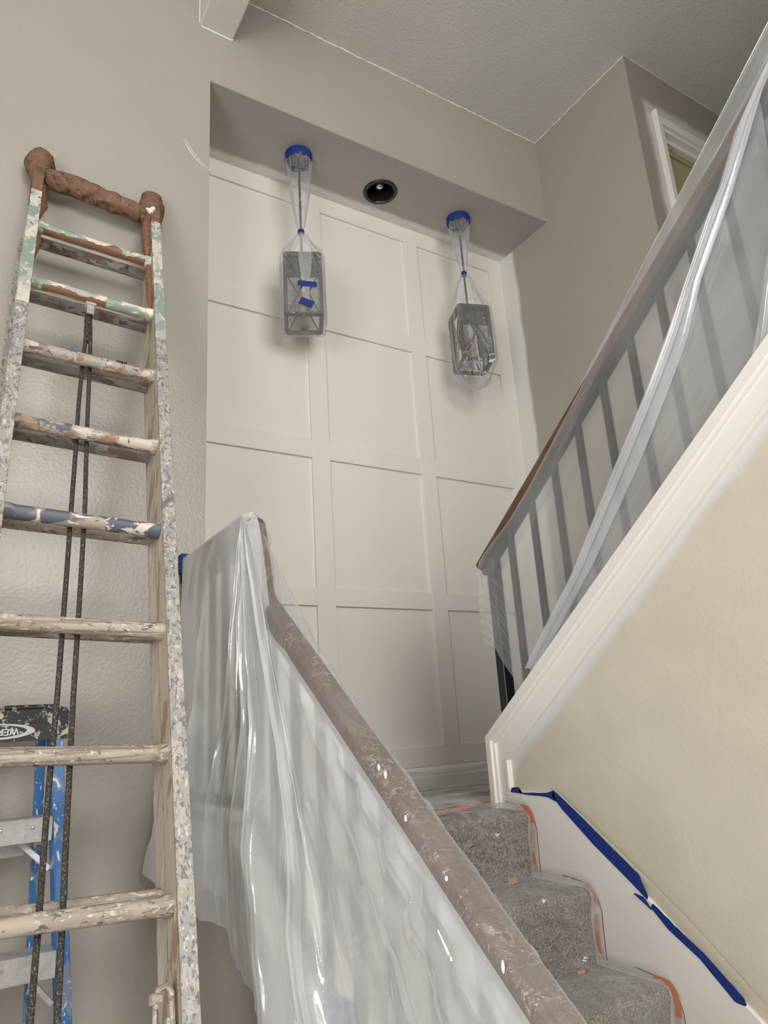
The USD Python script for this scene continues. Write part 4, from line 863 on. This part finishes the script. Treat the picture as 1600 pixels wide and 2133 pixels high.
# rung lock at the foot of the upper section
kk = 7.80
lk = MB()
lk.obox(lad(-.016, -SP * kk, .012), AX, (.004, .055, .012), .002)
lk.tube([lad(-.036, -SP * kk + .07 - .0, .018), lad(-.036, -SP * kk + .085, .018), lad(-.030, -SP * kk + .098, .018), lad(-.018, -SP * kk + .102, .018), lad(-.010, -SP * kk + .092, .018), lad(-.009, -SP * kk + .0, .018), lad(-.010, -SP * kk - .09, .018)], .006, 8)
lk.tube([lad(-.046, -SP * kk + .085, .02), lad(-.028, -SP * kk + .085, .02)], .009, 10)
lk.tube([lad(-.037, -SP * kk + .08, .016), lad(-.045, -SP * kk - .10, .016)], .004, 6)
obj('rung_lock', lk, m_rung_tan, ld, 40)
for s_, u0 in ((1, .012), (-1, -LW - .012)):
    obj('foot', MB().obox(lad(u0, d_foot + .03, 0), AX, (.024, .04, .045), .006), m_black, ld)

# blue stepladder against the wall
SY = 2.17
sl_ = thing('stepladder', 'blue fibreglass stepladder with silver steps and black cap, partly behind the tall ladder', 'ladder', (.13, SY, ZF))
def sp(px, y=SY): return at(px, 1, y)
cr_pt = sp((137, 1480)); cl = sp((130, 1538))
cx1, cz1, cz0 = .322, sp((110, 1474))[2], sp((110, 1540))[2]
cx0 = cx1 - .40
obj('cap', MB().prism(Polygon([(cx0, cz0), (cx1, cz0), (cx1, cz1 - .014), (cx1 - .006, cz1 - .004), (cx1 - .02, cz1), (cx0 + .02, cz1), (cx0, cz1 - .014)]), SY - .06, SY + .075, 'xz').box((cx1 - .155, SY - .066, cz1 - .004), (cx1 - .03, SY + .06, cz1 + .006), .003), m_cap, sl_)
obj('cap_slot', box((cx1 - .098, SY - .0612, cz0 + .042), (cx1 - .058, SY - .059, cz0 + .048)), m_black, sl_)
# emblem: lettering upside down within a swoosh
txt = meshkit.text_mesh('WERNER', .0155, .0008, True); tv = np.array(txt.vertices); tv[:, 0] -= tv[:, 0].min(); tv[:, 1] -= tv[:, 1].min()
ex, ez = cx1 - .116, cz0 + .031
obj('cap_lettering', (np.stack([ex - tv[:, 0] * 1.05, SY - .0604 - tv[:, 2], ez + .0 - tv[:, 1]], 1), np.asarray(txt.faces)), flat('printed_white', (.62, .62, .62), .5), sl_)
el = Polygon([(ex - .055 + (.092 + .0) * math.cos(a), ez - .0065 + .0195 * math.sin(a)) for a in np.linspace(0, 2 * np.pi, 60)]).difference(Polygon([(ex - .066 + .084 * math.cos(a), ez - .006 + .0155 * math.sin(a)) for a in np.linspace(0, 2 * np.pi, 60)]))
obj('cap_emblem', MB().prism(el, SY - .0612, SY - .0604, 'xz'), flat('printed_grey_white', (.55, .55, .55), .5), sl_)
# rails: channel with a plain blue web facing inward and a spattered flange facing out
def srail(side):
    top, bot = np.array([cx1 - .028, SY - .02, cz0 + .01]), np.array([cx1 + .085, SY - .25, ZF + .03])
    if side < 0: top[0], bot[0] = cx0 + .028, cx0 - .085
    d = bot - top; L = np.linalg.norm(d); d /= L; x = np.array([1., 0, 0]); x -= d * (x @ d); x /= np.linalg.norm(x); n = np.cross(d, x); A_ = np.array([x, d, n]); c = (top + bot) / 2
    obj('rail_web', MB().obox(c - x * .011 * side, A_, (.0018, L / 2, .034)), m_blue_clean, sl_)
    fs = -1 if (n @ np.array([0, -1, 0])) < 0 else 1
    obj('rail_flange', MB().obox(c + n * .034 * fs + x * .003 * side, A_, (.0135, L / 2, .0022), .0008), m_fibre, sl_)
    obj('rail_flange', MB().obox(c - n * .034 * fs + x * .003 * side, A_, (.0135, L / 2, .0022), .0008), m_fibre, sl_)
    obj('foot', MB().obox(bot + d * .005, A_, (.022, .03, .042), .005), m_black, sl_)
    return top, d, L
tp_, dd_, LL = srail(1); srail(-1)
def rail_x(z): f = (tp_[2] - z) / -dd_[2]; return tp_ + dd_ * f
for i in range(5):
    z = -.165 - .292 * i
    p = rail_x(z); xr = p[0] - .012; xl = cx0 + cx1 - p[0] + .012
    s_ = obj('step', MB().box((xl, p[1] - .036, z - .004), (xr, p[1] + .045, z + .004), .001).box((xl, p[1] - .038, z - .052), (xr, p[1] - .033, z + .002), .001).box((xl, p[1] + .042, z - .022), (xr, p[1] + .046, z), .001), m_alu, sl_)
    for xx in (xr - .045, xr - .115):
        rv = MB().lathe([(0, .003), (.0035, .0025), (.0055, 0)], (0, 0, 0), 12); v = rv.v[0]; rv.v[0] = np.stack([v[:, 0] + xx, p[1] - .038 - v[:, 2], v[:, 1] + z - .018], 1)
        obj('rivet', rv, m_chrome, s_)
    bc = MB().beam((xr - .07, p[1] - .02, z - .03), (xr + .0, p[1] - .02, z - .11), .012, .010, (0, 1, 0), .001)
    if i == 0: bc = MB().beam((xr - .075, p[1] + .03, z - .018), (xr + .004, p[1] + .03, z - .075), .010, .014, (0, 1, 0), .002)
    obj('brace', bc, m_alu, sl_)
# rear frame folded behind
rb = MB(); z = -.225
p = rail_x(z)
obj('rear_bar', MB().box((cx0 + .0, p[1] + .10, z - .035), (p[0] - .06, p[1] + .115, z + .008), .002), m_alu, sl_)
for side in (1, -1):
    x0 = (cx1 - .05) if side > 0 else (cx0 + .05)
    obj('rear_rail', MB().beam((x0, SY + .05, cz0 + .01), (x0 + .055 * side, SY + .165, ZF + .01), .022, .03, (0, 1, 0), .002), m_fibre, sl_)
sb = MB().beam(rail_x(-.215) + [-.085, .055, 0], rail_x(-.29) + [-.012, .04, 0], .016, .012, (0, 1, 0), .002)
obj('spreader', sb, m_alu, sl_)
obj('spreader_pin', MB().tube([rail_x(-.215) + [-.085, .04, 0], rail_x(-.215) + [-.085, .06, 0]], .008, 12), m_chrome, sl_, True)
